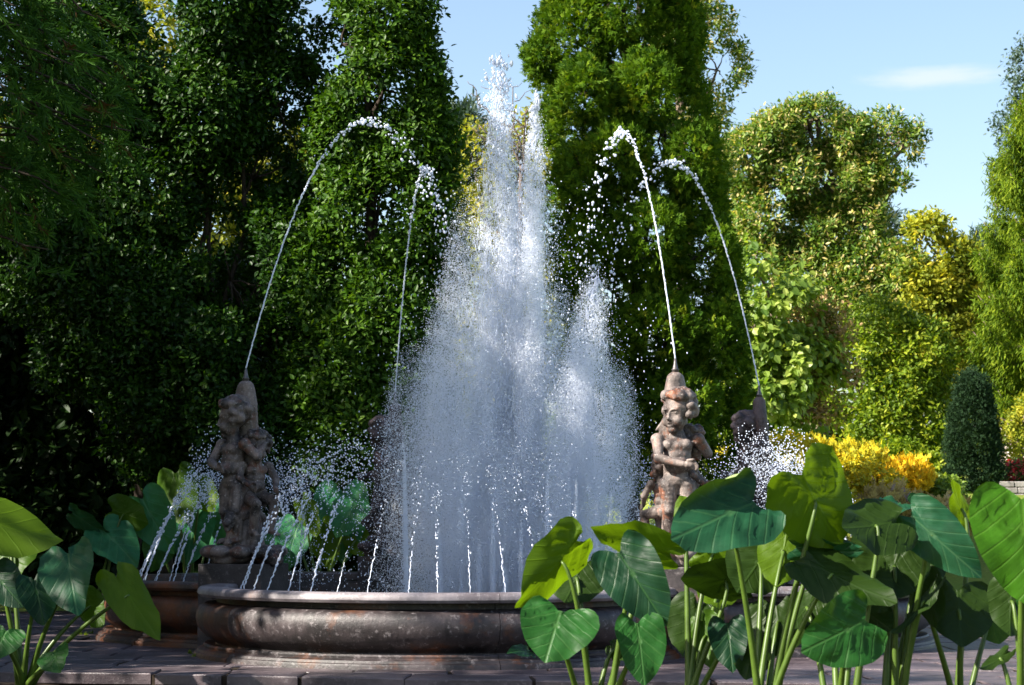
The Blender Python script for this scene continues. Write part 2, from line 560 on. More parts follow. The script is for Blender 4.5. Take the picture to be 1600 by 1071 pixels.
LOBES = [  # name, centre in the fountain frame, radius, start angle
    ("front", (-0.02, -2.70), 2.73, -math.pi / 2),
    ("right", (2.50, 0.0), 2.66, 0.0),
    ("back", (0.0, 2.62), 2.73, math.pi / 2),
    ("left", (-2.72, 0.0), 2.70, math.pi),
]


def inside_basin(x, y, m=0.0):
    dx, dy = x - FC[0], y - FC[1]
    u, v = ct * dx + st_ * dy, -st_ * dx + ct * dy
    for _, c, r, _a in LOBES:
        if (u - c[0]) ** 2 + (v - c[1]) ** 2 < (r + m) ** 2:
            return True
    return abs(u) < A_ and abs(v) < A_


# paving: a bed with separate irregular flagstones, ending in a low step towards the planting bed
def pav_front(x):
    return 19.85 - 0.16 * x + 0.2 / (1 + math.exp((x + 2) * 3))


bedv = []
xs_ = np.linspace(-13, 13, 27)
V = np.array([[x, pav_front(x) + 0.04, -0.012] for x in xs_] + [[x, 36.5 - 0.2 * abs(x), -0.012] for x in xs_] + [[x, pav_front(x) + 0.04, -0.2] for x in xs_])
k = np.arange(26)
F = np.concatenate([np.stack([k, k + 1, k + 28, k + 27], -1), np.stack([k + 54, k + 55, k + 1, k], -1)])
pavement = tag(link("pavement", npmesh("pavement", V, F), M["soil"]), kind="structure")
lr = random.Random(3)
npav = 0
row_y = 0.0
row = 0
SL = -0.16
while row_y < 12.5:
    dep = lr.uniform(0.55, 0.95)
    x = -9.5 + lr.uniform(0, 0.8)
    while x < 9.5:
        wid = lr.uniform(0.7, 1.35)
        cxm, cym = x + wid / 2, pav_front(x + wid / 2) + row_y + dep / 2
        pxx = abs(cxm) / cym
        if pxx < 0.285 and not inside_basin(cxm, cym, -0.6):
            j = lambda: lr.uniform(-0.035, 0.035)
            c4 = []
            for (xx, dd) in ((x + 0.012, 0.012), (x + wid - 0.012, 0.012), (x + wid - 0.012, dep - 0.012), (x + 0.012, dep - 0.012)):
                c4.append((xx + j(), pav_front(xx) + row_y + dd + j() * 0.6))
            pts = []
            for q in range(4):
                p0, p1 = c4[q], c4[(q + 1) % 4]
                pts.append(p0)
                pts.append(((p0[0] + p1[0]) / 2 + j() * 0.6, (p0[1] + p1[1]) / 2 + j() * 0.6))
            pts = np.array(pts)
            cen = pts.mean(0)
            zt = lr.uniform(-0.006, 0.008)
            tx, ty = lr.uniform(-0.006, 0.006), lr.uniform(-0.006, 0.006)
            lo = np.c_[pts - cen, np.full(8, -0.1)]
            e1 = np.c_[pts - cen, zt - 0.012 + (pts - cen) @ [tx, ty]]
            e2 = np.c_[(pts - cen) * 0.972, zt + (pts - cen) @ [tx, ty]]
            V = np.concatenate([lo, e1, e2])
            q = np.arange(8)
            q2 = (q + 1) % 8
            F = [np.concatenate([np.stack([q, q2, q2 + 8, q + 8], -1), np.stack([q + 8, q2 + 8, q2 + 16, q + 16], -1)]), (np.arange(8) + 16)[None]]
            link("paving_stone", npmesh("paving_stone", V, F), M["paving"], pavement, (cen[0], cen[1], 0))
            npav += 1
        x += wid
    row_y += dep
    row += 1

bed = tag(link("planting_bed", npmesh("planting_bed", *(lambda n: (
    np.array([[x, y, -0.15 + 0.15 * math.exp(-((x + 4.9) / 0.75) ** 2 - ((y - 19.7) / 0.7) ** 2) + 0.03 * math.sin(x * 5 + y * 3) * math.sin(y * 4 - x)] for y in np.linspace(10, 21.2, 45) for x in np.linspace(-8, 8, 60)]),
    np.array([[r * 60 + c_, r * 60 + c_ + 1, (r + 1) * 60 + c_ + 1, (r + 1) * 60 + c_] for r in range(44) for c_ in range(59)])))(0), True), M["soil"]), kind="structure")

# ------------------------------------------------------------------ fountain basin
PROFILE = [  # (radial offset, height): inner face, coping, recess, swelling body, moulded plinth
    ("coping_stone", [(-0.30, 0.655), (-0.30, 0.735), (-0.275, 0.76), (-0.06, 0.765), (-0.015, 0.755), (0.01, 0.725), (0.012, 0.69), (-0.01, 0.662), (-0.06, 0.655), (-0.2, 0.652)]),
    ("wall_block", [(-0.27, 0.05), (-0.27, 0.648), (-0.2, 0.648), (-0.2, 0.592), (-0.075, 0.582), (-0.01, 0.55), (0.02, 0.49), (0.028, 0.42), (0.01, 0.34), (-0.035, 0.27), (-0.10, 0.215), (-0.16, 0.185), (-0.19, 0.15), (-0.19, 0.05)]),
    ("plinth_stone", [(-0.26, -0.1), (-0.26, 0.04), (-0.18, 0.135), (-0.075, 0.143), (-0.06, 0.125), (-0.062, 0.105), (-0.03, 0.098), (0.0, 0.085), (0.01, 0.06), (0.03, 0.052), (0.04, 0.03), (0.04, -0.1)]),
]
fountain = empty("fountain_basin", (FC[0], FC[1], 0), TH)
tag(fountain, "round-lobed dark stone fountain basin with a heavy rim on moulded base", "fountain")


def sweep(prof, c, r, a0, a1, n):
    pr = np.array(prof)
    a = np.linspace(a0, a1, n)
    rad = r + pr[:, 0]
    V = np.stack([c[0] + np.cos(a)[:, None] * rad[None], c[1] + np.sin(a)[:, None] * rad[None], np.broadcast_to(pr[:, 1], (n, len(pr)))], -1).reshape(-1, 3)
    k = len(pr)
    i = (np.arange(n - 1) * k)[:, None]
    j = np.arange(k)[None]
    j2 = (j + 1) % k
    F = np.stack([i + j, i + j2, i + k + j2, i + k + j], -1).reshape(-1, 4)[:, ::-1]
    return V, [F, np.stack([np.arange(k)[::-1], (n - 1) * k + np.arange(k)])[:, ::-1]]


for nm, c, r, mid in LOBES:
    span = R(203)
    brk = [-101.5, -36, 31, 66, 101.5] if nm == "front" else [-101.5, -62, -20, 20, 62, 101.5]
    for s in range(len(brk) - 1):
        a0 = mid + R(brk[s]) + 0.0012
        a1 = mid + R(brk[s + 1]) - 0.0012
        rusty = (nm == "front" and s in (0, 3)) or (nm == "left" and s >= 2)
        for pn, pr in PROFILE:
            V, F = sweep(pr, c, r, a0, a1, 20)
            mt = M["coping"] if pn == "coping_stone" and not (nm == "left") else (M["basin_rust"] if rusty else M["basin"])
            me = npmesh(pn, V, F)
            ob = link(pn, me, mt, fountain)
            me.polygons.foreach_set("use_smooth", np.ones(len(me.polygons), bool))
            es = ob.modifiers.new("split", "EDGE_SPLIT")
            es.split_angle = R(38)
for sx, sy in ((-1, -1), (1, -1), (1, 1), (-1, 1)):
    V, F = box_arrays(-0.40, 0.40, -0.40, 0.40, -0.1, 0.985)
    ob = link("pedestal", npmesh("pedestal", V, F), M["pedestal"], fountain, (sx * 2.5, sy * 2.5, 0))
    bevel(ob, 0.012)
# basin floor and the water in it
a = np.linspace(0, 2 * np.pi, 48, endpoint=False)
parts = []
for nm, c, r, mid in LOBES:
    V = np.c_[c[0] + (r - 0.28) * np.cos(a), c[1] + (r - 0.28) * np.sin(a), np.zeros(48)]
    parts.append(V)
# outline of the union in polar form about the centre
ua = np.linspace(0, 2 * np.pi, 240, endpoint=False)
ur = []
for t in ua:
    best = 0.5
    for nm, c, r, mid in LOBES:
        rr = r - 0.28
        bq = c[0] * math.cos(t) + c[1] * math.sin(t)
        disc = bq * bq - (c[0] ** 2 + c[1] ** 2 - rr * rr)
        if disc > 0:
            best = max(best, bq + math.sqrt(disc))
    ur.append(best)
ur = np.array(ur)
V = np.concatenate([[[0, 0, 0]], np.c_[ur * np.cos(ua), ur * np.sin(ua), np.zeros(240)]])
k = np.arange(240)
F = np.stack([np.zeros(240, int), k + 1, (k + 1) % 240 + 1], -1)
link("basin_floor", npmesh("basin_floor", V + [0, 0, 0.06], F), M["pedestal"], fountain)
pool = link("pool_water", npmesh("pool_water", V * [0.998, 0.998, 1] + [0, 0, 0.43], F), M["water"])
pool.location = (FC[0], FC[1], 0)
pool.rotation_euler = (0, 0, TH)
tag(pool, kind="structure")

# ------------------------------------------------------------------ statues
_ico = bpy.data.meshes.new("ico")
import bmesh
bm = bmesh.new()
bmesh.ops.create_icosphere(bm, subdivisions=2, radius=1)
ICO_V = np.array([v.co[:] for v in bm.verts])
ICO_F = np.array([[v.index for v in f.verts] for f in bm.faces])
bm.free()
bm = bmesh.new()
bmesh.ops.create_icosphere(bm, subdivisions=1, radius=1)
IC1_V = np.array([v.co[:] for v in bm.verts])
IC1_F = np.array([[v.index for v in f.verts] for f in bm.faces])
bm.free()


def spheres_mesh(S):
    """S: list of (centre, radii)"""
    C = np.array([s[0] for s in S], float)
    Rr = np.array([np.broadcast_to(s[1], 3) for s in S], float)
    V = C[:, None] + ICO_V[None] * Rr[:, None]
    F = ICO_F[None] + (np.arange(len(S)) * len(ICO_V))[:, None, None]
    return V.reshape(-1, 3), F.reshape(-1, 3)


def remesh(V, F, voxel, smooth=4, name="sculpt"):
    me = npmesh(name + "_src", V, F)
    o = bpy.data.objects.new("tmp", me)
    col.objects.link(o)
    m_ = o.modifiers.new("r", "REMESH")
    m_.mode = "VOXEL"
    m_.voxel_size = voxel
    if smooth:
        s_ = o.modifiers.new("s", "SMOOTH")
        s_.iterations = smooth
        s_.factor = 0.5
    bpy.context.view_layer.update()
    dg = bpy.context.evaluated_depsgraph_get()
    res = bpy.data.meshes.new_from_object(o.evaluated_get(dg))
    res.name = name
    bpy.data.objects.remove(o)
    res.polygons.foreach_set("use_smooth", np.ones(len(res.polygons), bool))
    return res


def cap(p0, p1, r0, r1, n=None, flat=1.0):
    p0, p1 = np.array(p0, float), np.array(p1, float)
    n = n or max(3, int(np.linalg.norm(p1 - p0) / (min(r0, r1) * 0.45)) + 1)
    return [(p0 + (p1 - p0) * t, (r0 + (r1 - r0) * t)) for t in np.linspace(0, 1, n)]


def child(j, head_yaw=0.0, head_tilt=0.0, seed=0, hair_bulk=1.0, fat=0.83):
    """a plump putto from joints j in unit height; faces -y. Returns body spheres, hair spheres, dents"""
    r_ = random.Random(seed)
    B = []
    hips, belly, chest, neck, head = (np.array(j[k], float) for k in ("hips", "belly", "chest", "neck", "head"))
    B += [(hips, (0.125, 0.10, 0.085)), (belly, (0.118, 0.108, 0.09)), (belly + [0, -0.03, -0.005], (0.085, 0.085, 0.07)), (chest, (0.128, 0.095, 0.09)), (chest + [0.05, -0.035, 0.01], (0.06, 0.05, 0.05)), (chest + [-0.05, -0.035, 0.01], (0.06, 0.05, 0.05))]
    B += [((belly + chest) / 2, (0.115, 0.095, 0.08)), (hips + [0.055, 0.055, -0.025], (0.07, 0.065, 0.07)), (hips + [-0.055, 0.055, -0.025], (0.07, 0.065, 0.07))]
    B += cap(chest + [0, 0.01, 0.03], neck, 0.085, 0.05) + cap(neck, head, 0.05, 0.055)
    for s in ("l", "r"):
        sh, el, wr, ha = (np.array(j[k + s], float) for k in ("sh", "el", "wr", "ha"))
        B += [(sh, (0.058, 0.055, 0.055))] + cap(sh, el, 0.05, 0.04) + cap(el, wr, 0.043, 0.027)
        d = nrm(ha - wr)
        B += [(wr + d * 0.03, (0.032, 0.03, 0.03)), (wr + d * 0.05, (0.03, 0.028, 0.028))]
        side = nrm(np.cross(d, [0.2, 0.9, 0.3]))
        up_ = np.cross(side, d)
        for q, ln in ((-1.5, 0.038), (-0.5, 0.048), (0.5, 0.046), (1.5, 0.034)):
            b0 = wr + d * 0.055 + side * q * 0.015
            k1 = b0 + d * ln * 0.6
            B += cap(b0, k1, 0.011, 0.010) + cap(k1, k1 + d * ln * 0.35 - up_ * ln * 0.3, 0.010, 0.008)
        B += cap(wr + d * 0.03 + side * 0.03, wr + d * 0.07 + side * 0.045 - up_ * 0.012, 0.012, 0.009)
        hp, kn, an, to = (np.array(j[k + s], float) for k in ("hp", "kn", "an", "to"))
        B += cap(hp, kn, 0.082, 0.056) + cap(kn, kn + (an - kn) * 0.4, 0.054, 0.056) + cap(kn + (an - kn) * 0.4, an, 0.056, 0.034)
        B += [(kn + [0, -0.012, 0], (0.05, 0.05, 0.05))]
        B += cap(an + (to - an) * -0.25 + [0, 0, -0.018], to, 0.034, 0.026)
        fd = nrm(to - an)
        fs = nrm(np.cross(fd, [0, 0, 1]))
        for q in range(5):
            B.append((to + fd * 0.018 + fs * (q - 2) * 0.013 + [0, 0, -0.008], (0.010, 0.010, 0.010)))
    B = [(c_, np.broadcast_to(np.asarray(r0, float), 3) * (fat if np.max(r0) > 0.02 else 1)) for c_, r0 in B]
    cy_, sy_ = math.cos(head_yaw), math.sin(head_yaw)
    Rz = np.array([[cy_, -sy_, 0], [sy_, cy_, 0], [0, 0, 1]])
    c2, s2 = math.cos(head_tilt), math.sin(head_tilt)
    Rx = np.array([[1, 0, 0], [0, c2, -s2], [0, s2, c2]])
    H = lambda *p: head + Rz @ (Rx @ np.array(p, float))
    B += [(H(0, 0.008, 0.03), (0.094, 0.100, 0.10)), (H(0, -0.028, -0.04), (0.074, 0.07, 0.082)), (H(0, -0.062, -0.108), (0.034, 0.032, 0.028))]
    for sx in (-1, 1):
        B += [(H(0.045 * sx, -0.062, -0.05), (0.036, 0.034, 0.036)), (H(0.1 * sx, 0.01, -0.02), (0.014, 0.026, 0.032)), (H(0.036 * sx, -0.080, 0.026), (0.024, 0.013, 0.008)), (H(0.036 * sx, -0.083, 0.004), (0.017, 0.012, 0.009))]
    B += cap(H(0, -0.090, 0.012), H(0, -0.104, -0.028), 0.009, 0.0125) + [(H(0.012, -0.096, -0.033), 0.0095), (H(-0.012, -0.096, -0.033), 0.0095)]
    B += [(H(0, -0.090, -0.063), (0.023, 0.011, 0.0075)), (H(0, -0.088, -0.078), (0.019, 0.011, 0.0075))]
    dents = [(H(0.036, -0.092, 0.006), 0.019, 0.020), (H(-0.036, -0.092, 0.006), 0.019, 0.020), (H(0, -0.1, -0.0705), 0.009, 0.009), (H(0.014, -0.098, -0.0705), 0.008, 0.008), (H(-0.014, -0.098, -0.0705), 0.008, 0.008)]
    Hr = [(H(0, 0.032, 0.052), (0.104, 0.100, 0.098))]
    for q in range(150):
        u, v = r_.uniform(-1, 1), r_.uniform(0, 6.283)
        d = np.array([math.sqrt(1 - u * u) * math.cos(v), math.sqrt(1 - u * u) * math.sin(v), u])
        if d[1] < -0.15 and d[2] < 0.52:
            continue
        if d[2] < -0.62 or (d[1] < 0.12 and d[2] < -0.2 and abs(d[0]) < 0.8):
            continue
        sz = r_.uniform(0.018, 0.034) * hair_bulk
        Hr.append((H(d[0] * 0.112, 0.018 + d[1] * 0.112, 0.045 + d[2] * 0.105), (sz, sz, sz * r_.uniform(0.7, 1))))
    return B, Hr, dents


def place(S, sc, rz, off):
    c_, s_ = math.cos(rz), math.sin(rz)
    Rm = np.array([[c_, -s_, 0], [s_, c_, 0], [0, 0, 1]])
    return [(Rm @ (np.array(c) * sc) + off, np.broadcast_to(r, 3) * sc) for c, r in S]


def sculpt(S, dents, voxel, name, smooth=3):
    # spheres are given in one frame; radii are axis aligned, which is fine for nearly round masses
    me = remesh(*spheres_mesh(S), voxel, smooth, name)
    if dents:
        n = len(me.vertices)
        co = np.empty(n * 3, np.float32)
        no = np.empty(n * 3, np.float32)
        me.vertices.foreach_get("co", co)
        me.vertex_normals.foreach_get("vector", no)
        co, no = co.reshape(-1, 3).astype(float), no.reshape(-1, 3)
        for p_, w_, d_ in dents:
            q = np.exp(-((co - p_) ** 2).sum(1) / w_ ** 2)
            co -= no * (q * d_)[:, None]
        me.vertices.foreach_set("co", co.astype(np.float32).ravel())
        me.update()
    return me


STAND = dict(hips=(0, 0.01, 0.44), belly=(0, -0.01, 0.535), chest=(0, 0, 0.655), neck=(0, 0.0, 0.755), head=(0, -0.01, 0.875),
             shl=(0.135, 0.0, 0.70), ell=(0.20, 0.06, 0.61), wrl=(0.17, 0.14, 0.70), hal=(0.14, 0.19, 0.74),
             shr=(-0.13, -0.01, 0.70), elr=(-0.125, -0.10, 0.575), wrr=(0.03, -0.155, 0.535), har=(0.11, -0.16, 0.525),
             hpl=(0.062, 0.0, 0.40), knl=(0.075, -0.035, 0.235), anl=(0.07, 0.0, 0.05), tol=(0.085, -0.085, 0.025),
             hpr=(-0.062, 0.0, 0.40), knr=(-0.06, -0.02, 0.235), anr=(-0.055, 0.03, 0.05), tor=(-0.075, -0.05, 0.025))
SIT = dict(hips=(0, 0.06, 0.36), belly=(0, 0.03, 0.45), chest=(0, 0.02, 0.57), neck=(0, 0.01, 0.66), head=(0, -0.01, 0.775),
           shl=(0.135, 0.02, 0.615), ell=(0.17, -0.05, 0.50), wrl=(0.11, -0.14, 0.42), hal=(0.09, -0.19, 0.40),
           shr=(-0.135, 0.02, 0.615), elr=(-0.18, -0.01, 0.51), wrr=(-0.13, -0.1, 0.44), har=(-0.11, -0.15, 0.42),
           hpl=(0.07, 0.03, 0.34), knl=(0.10, -0.15, 0.315), anl=(0.09, -0.10, 0.06), tol=(0.10, -0.18, 0.03),
           hpr=(-0.07, 0.03, 0.34), knr=(-0.09, -0.16, 0.28), anr=(-0.075, -0.07, 0.05), tor=(-0.085, -0.155, 0.025))
REACH = dict(STAND)
REACH.update(ell=(0.20, -0.05, 0.60), wrl=(0.16, -0.14, 0.52), hal=(0.14, -0.19, 0.49), elr=(-0.20, 0.03, 0.60), wrr=(-0.21, -0.03, 0.48), har=(-0.2, -0.05, 0.42),
             knl=(0.085, -0.07, 0.235), knr=(-0.075, 0.0, 0.23))

BZ = 0.225  # top of the rock base
specs = [  # pose, scale, azimuth about the centre, distance, yaw of the body, yaw of the head, seed
    (STAND, 1.68, -2.05, 0.17, -0.55, -0.65, 1),
    (SIT, 1.34, -0.30, 0.18, 0.95, -0.5, 2),
    (SIT, 1.12, 1.75, 0.25, 3.2, 0.3, 3),
]
proto_parts = []
for pose, sc, az, dist, byaw, hyaw, sd_ in specs:
    B, Hr, D = child(pose, hyaw, 0.12, sd_, 1.15 if sd_ == 1 else 1.0)
    off = np.array([math.cos(az) * dist, math.sin(az) * dist, BZ - 0.01 + (0.1 if sd_ == 2 else 0)])
    # sculpt in the unrotated unit frame, then turn the finished mesh
    b_me = sculpt(B, D, 0.0066, "cherub_body", 2)
    h_me = sculpt(Hr, None, 0.0085, "curly_hair", 1)
    T = Matrix.Translation(Vector(off)) @ Matrix.Rotation(byaw, 4, "Z") @ Matrix.Scale(sc, 4)
    for me in (b_me, h_me):
        me.transform(T)
        me.update()
    proto_parts.append((b_me, h_me))
# dolphin: head with beak at the foot, body rising between the children, blunt top carrying the nozzle
S = []
path = np.array([[-0.02, -0.28, 0.55], [0.0, -0.10, 0.62], [0.02, 0.02, 0.85], [0.02, 0.03, 1.15], [0.01, 0.02, 1.5], [0.0, 0.0, 1.86], [0.0, 0.0, 2.05]])
radx = [0.10, 0.15, 0.17, 0.155, 0.15, 0.152, 0.118]
for q in range(len(path) - 1):
    for t in np.linspace(0, 1, 8)[:-1]:
        r0 = radx[q] + (radx[q + 1] - radx[q]) * t
        S.append((path[q] + (path[q + 1] - path[q]) * t, (r0, r0 * 0.72, r0)))
S += [((0.0, 0.0, 2.06), (0.112, 0.09, 0.10))]
S += cap((-0.02, -0.30, 0.56), (-0.03, -0.43, 0.47), 0.075, 0.045) + cap((-0.02, -0.30, 0.50), (-0.03, -0.39, 0.40), 0.06, 0.03)
S += [((0.05, -0.33, 0.60), 0.03), ((-0.09, -0.33, 0.60), 0.03)]
for sx in (-1, 1):  # side fins with ribs
    for q in range(4):
        S += cap((sx * 0.12, 0.03, 1.62 - 0.05 * q), (sx * (0.20 - 0.015 * q), 0.09, 1.50 - 0.08 * q), 0.028, 0.014)
for q in range(16):  # ribbed back fin
    a_ = q / 15
    S += [((0.0 + 0.03 * math.sin(q), 0.14 - 0.04 * a_, 0.8 + a_ * 1.0), (0.02, 0.035, 0.03))]
fish_me = sculpt(S, None, 0.012, "dolphin", 2)
# stump and drapery below the dolphin
S = []
for q in range(40):
    a_ = random.uniform(0, 6.28)
    rr = random.uniform(0.06, 0.19)
    S += cap((math.cos(a_) * rr * 1.15, math.sin(a_) * rr * 1.15 - 0.04, 0.2), (math.cos(a_ + 0.25) * rr * 0.85, math.sin(a_ + 0.25) * rr * 0.85 - 0.02, random.uniform(0.5, 0.68)), 0.05, 0.035)
stump_me = sculpt(S, None, 0.013, "reed_stump", 1)
S = []
for q in range(60):
    a_ = random.uniform(0, 6.28)
    rr = random.uniform(0.05, 0.40) ** 1
    sz = random.uniform(0.06, 0.13)
    S.append(((math.cos(a_) * rr, math.sin(a_) * rr, random.uniform(0.03, 0.15)), (sz * 1.2, sz * 1.2, sz * 0.75)))
for q in range(10):
    a_ = q * 0.628
    S.append(((math.cos(a_) * 0.40, math.sin(a_) * 0.40, 0.14), (0.13, 0.13, 0.08)))
    S.append(((math.cos(a_) * 0.2, math.sin(a_) * 0.2, 0.14), (0.16, 0.16, 0.085)))
rock_me = sculpt(S, None, 0.016, "rock_base", 1)
# nozzle: a lead collar and tapering spout
V, F = tube_arrays([(0, 0, 2.13), (0, 0, 2.17), (0, 0, 2.175), (0, 0, 2.19), (0, 0, 2.24), (0, 0, 2.30)], [0.038, 0.038, 0.045, 0.03, 0.02, 0.012], 14)
noz_me = npmesh("spout", V, F, True)

ST_PX = [(383, "FL"), (1056, "FR"), (1187, "BR"), (617, "BL")]
ST_SGN = [(-1, -1), (1, -1), (1, 1), (-1, 1)]
ST_LAB = ["dark stone cherub group with rust streaks, a child turned left and another's face at right",
          "pale stone cherub group behind the tall leaves, its front child facing out from the basin",
          "dark brown cherub group at the right, half hidden by spray and big leaves",
          "stone cherub group veiled by spray behind the main plume"]
ST_ROT = [-0.30, 0.50, -1.48, -1.3]
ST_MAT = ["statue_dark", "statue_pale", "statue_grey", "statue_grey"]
ST_POS = []
for q in range(4):
    sx, sy = ST_SGN[q]
    w = fw(sx * 2.5, sy * 2.5)
    x = at(ST_PX[q][0], 700, w[1])[0]
    e = empty("cherub_statue", (x, w[1], 0.985), ST_ROT[q])
    tag(e, ST_LAB[q], "statue", "cherub statues on the four pedestals")
    ST_POS.append(np.array([x, w[1], 0.985]))
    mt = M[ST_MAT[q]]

    def inst(name, me, parent, mat):
        o_ = bpy.data.objects.new(name, me)
        col.objects.link(o_)
        o_.parent = parent
        if len(me.materials) == 0:
            me.materials.append(mat)
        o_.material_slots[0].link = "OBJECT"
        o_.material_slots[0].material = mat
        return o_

    for b_me, h_me in proto_parts:
        b_ = inst("cherub", b_me, e, mt)
        inst("curly_hair", h_me, b_, mt)
    inst("dolphin", fish_me, e, mt)
    inst("reed_stump", stump_me, e, mt)
    inst("rock_base", rock_me, e, mt)
    inst("spout", noz_me, e, M["lead"])
# pedestals follow the statues
for ob, q in zip([o_ for o_ in fountain.children if o_.name.startswith("pedestal")], range(4)):
    d = np.array(ST_POS[q][:2]) - FC
    ob.location = (ct * d[0] + st_ * d[1], -st_ * d[0] + ct * d[1], 0)

# ------------------------------------------------------------------ water
def drops_mesh(name, P, Vel, rad, stretch, smooth=True):
    """ellipsoid drops at P, drawn out along Vel"""
    D = nrm(Vel)
    ref = np.tile([0.3, 0.9, 0.2], (len(P), 1))
    U = nrm(np.cross(D, ref))
    W = np.cross(D, U)
    r = np.asarray(rad)[:, None, None]
    st = np.asarray(stretch)[:, None, None]
    V = P[:, None] + r * (IC1_V[None, :, 0:1] * U[:, None] + IC1_V[None, :, 1:2] * W[:, None] + IC1_V[None, :, 2:3] * D[:, None] * st)
    F = IC1_F[None] + (np.arange(len(P)) * len(IC1_V))[:, None, None]
    return npmesh(name, V.reshape(-1, 3), F.reshape(-1, 3), smooth)


def points_group():
    ng = bpy.data.node_groups.new("drops_to_points", "GeometryNodeTree")
    ng.interface.new_socket("Geometry", in_out="INPUT", socket_type="NodeSocketGeometry")
    ng.interface.new_socket("Geometry", in_out="OUTPUT", socket_type="NodeSocketGeometry")
    gi, go = ng.nodes.new("NodeGroupInput"), ng.nodes.new("NodeGroupOutput")
    mp_ = ng.nodes.new("GeometryNodeMeshToPoints")
    na = ng.nodes.new("GeometryNodeInputNamedAttribute")
    na.data_type = "FLOAT"
    na.inputs["Name"].default_value = "rad"
    sm = ng.nodes.new("GeometryNodeSetMaterial")
    sm.inputs["Material"].default_value = M["spray"]
    ng.links.new(gi.outputs[0], mp_.inputs["Mesh"])
    ng.links.new(na.outputs[0], mp_.inputs["Radius"])
    ng.links.new(mp_.outputs[0], sm.inputs["Geometry"])
    ng.links.new(sm.outputs[0], go.inputs[0])
    return ng


PG = points_group()


def points_obj(name, P, rad, parent=None):
    me = bpy.data.meshes.new(name)
    me.vertices.add(len(P))
    me.vertices.foreach_set("co", np.asarray(P, np.float32).ravel())
    a_ = me.attributes.new("rad", "FLOAT", "POINT")
    a_.data.foreach_set("value", np.asarray(rad, np.float32))
    o_ = link(name, me, M["spray"], parent)
    md = o_.modifiers.new("points", "NODES")
    md.node_group = PG
    return o_


G_ = 9.81
WL = 0.43


def stream_tube(P, rad, r_, n=7):
    """continuous beaded stream"""
    k = len(P)
    rr = rad * (1 + 0.42 * np.sin(np.arange(k) * 2.1 + r_.normal(size=k) * 0.5) * np.linspace(0.1, 1, k) + 0.12 * r_.normal(size=k))
    V, F = tube_arrays(P, np.clip(rr, rad * 0.35, None), n)
    return V, F


def arc_jet(p0, p_apex, seed, r0=0.0118):
    """ballistic stream: from nozzle p0 through its apex and down the other side"""
    r_ = np.random.default_rng(seed)
    p0, pa = np.array(p0, float), np.array(p_apex, float)
    h = pa[2] - p0[2]
    vz = math.sqrt(2 * G_ * h)
    ta = vz / G_
    vh = (pa - p0)[:2] / ta
    pos = lambda t: p0 + np.stack([vh[0] * t, vh[1] * t, vz * t - 0.5 * G_ * t * t], -1)
    vel = lambda t: np.stack([np.full_like(t, vh[0]), np.full_like(t, vh[1]), vz - G_ * t], -1)
    ts = np.linspace(0, ta * 0.5, 110)
    fs = ts / ta
    Ps = pos(ts) + r_.normal(size=(110, 3)) * (0.001 + 0.009 * fs ** 1.5)[:, None]
    stream = stream_tube(Ps, r0 * (0.75 + 0.35 * fs), r_)
    nb = 38  # the falling side breaks into groups of drops
    gc = 0.98 + 0.78 * np.linspace(0, 1, nb) + r_.normal(size=nb) * 0.012
    t = np.concatenate([ta * (0.48 + 0.50 * np.linspace(0, 1, 74)), ta * (0.94 + 0.1 * r_.random(14)), ta * (np.repeat(gc, 3) + r_.normal(size=nb * 3) * 0.012)])
    f = t / ta
    sp = 0.004 + 0.05 * np.clip(f - 0.35, 0, 2) ** 1.5
    P = pos(t) + r_.normal(size=(len(t), 3)) * sp[:, None]
    rad = r0 * (0.95 + 0.6 * np.clip(f - 0.4, 0, 0.7)) * r_.uniform(0.6, 1.35, len(t))
    rad[f > 1.0] *= r_.uniform(0.5, 1.2, (f > 1.0).sum())
    stt = np.clip(2.6 * (1.1 - f), 1.05, 2.2) * r_.uniform(0.95, 1.45, len(t))
    return stream, (P, vel(t), rad, stt)


APEX = [(580, 190, 0.5), (968, 208, 0.48), (1052, 254, 0.45), (664, 264, 0.4)]
JLAB = ["tall thin water jet arching right from the dark cherub group at left",
        "thin water jet rising steeply from the pale cherub group then falling left",
        "arching water jet from the half hidden cherub group at right",
        "narrow water jet rising at the left edge of the main plume"]
CEN = np.array([FC[0], FC[1]])
for q in range(4):
    base = ST_POS[q] + [0, 0, 2.295]
    ax_, ay_, tt = APEX[q]
    Yap = base[1] + (CEN[1] - base[1]) * tt
    ap = at(ax_, ay_, Yap)
    (V, F), (P, Vv, rad, stt) = arc_jet(base, ap, 40 + q)
    e = link("water_jet", npmesh("water_jet", V - base, F, True), M["drop"], None, base)
    tag(e, JLAB[q], "water jet", "arching jets from the cherub statues")
    d_ = link("drops", drops_mesh("drops", P - base, Vv, rad, stt), M["drop"], e)
    d_["kind"] = "stuff"


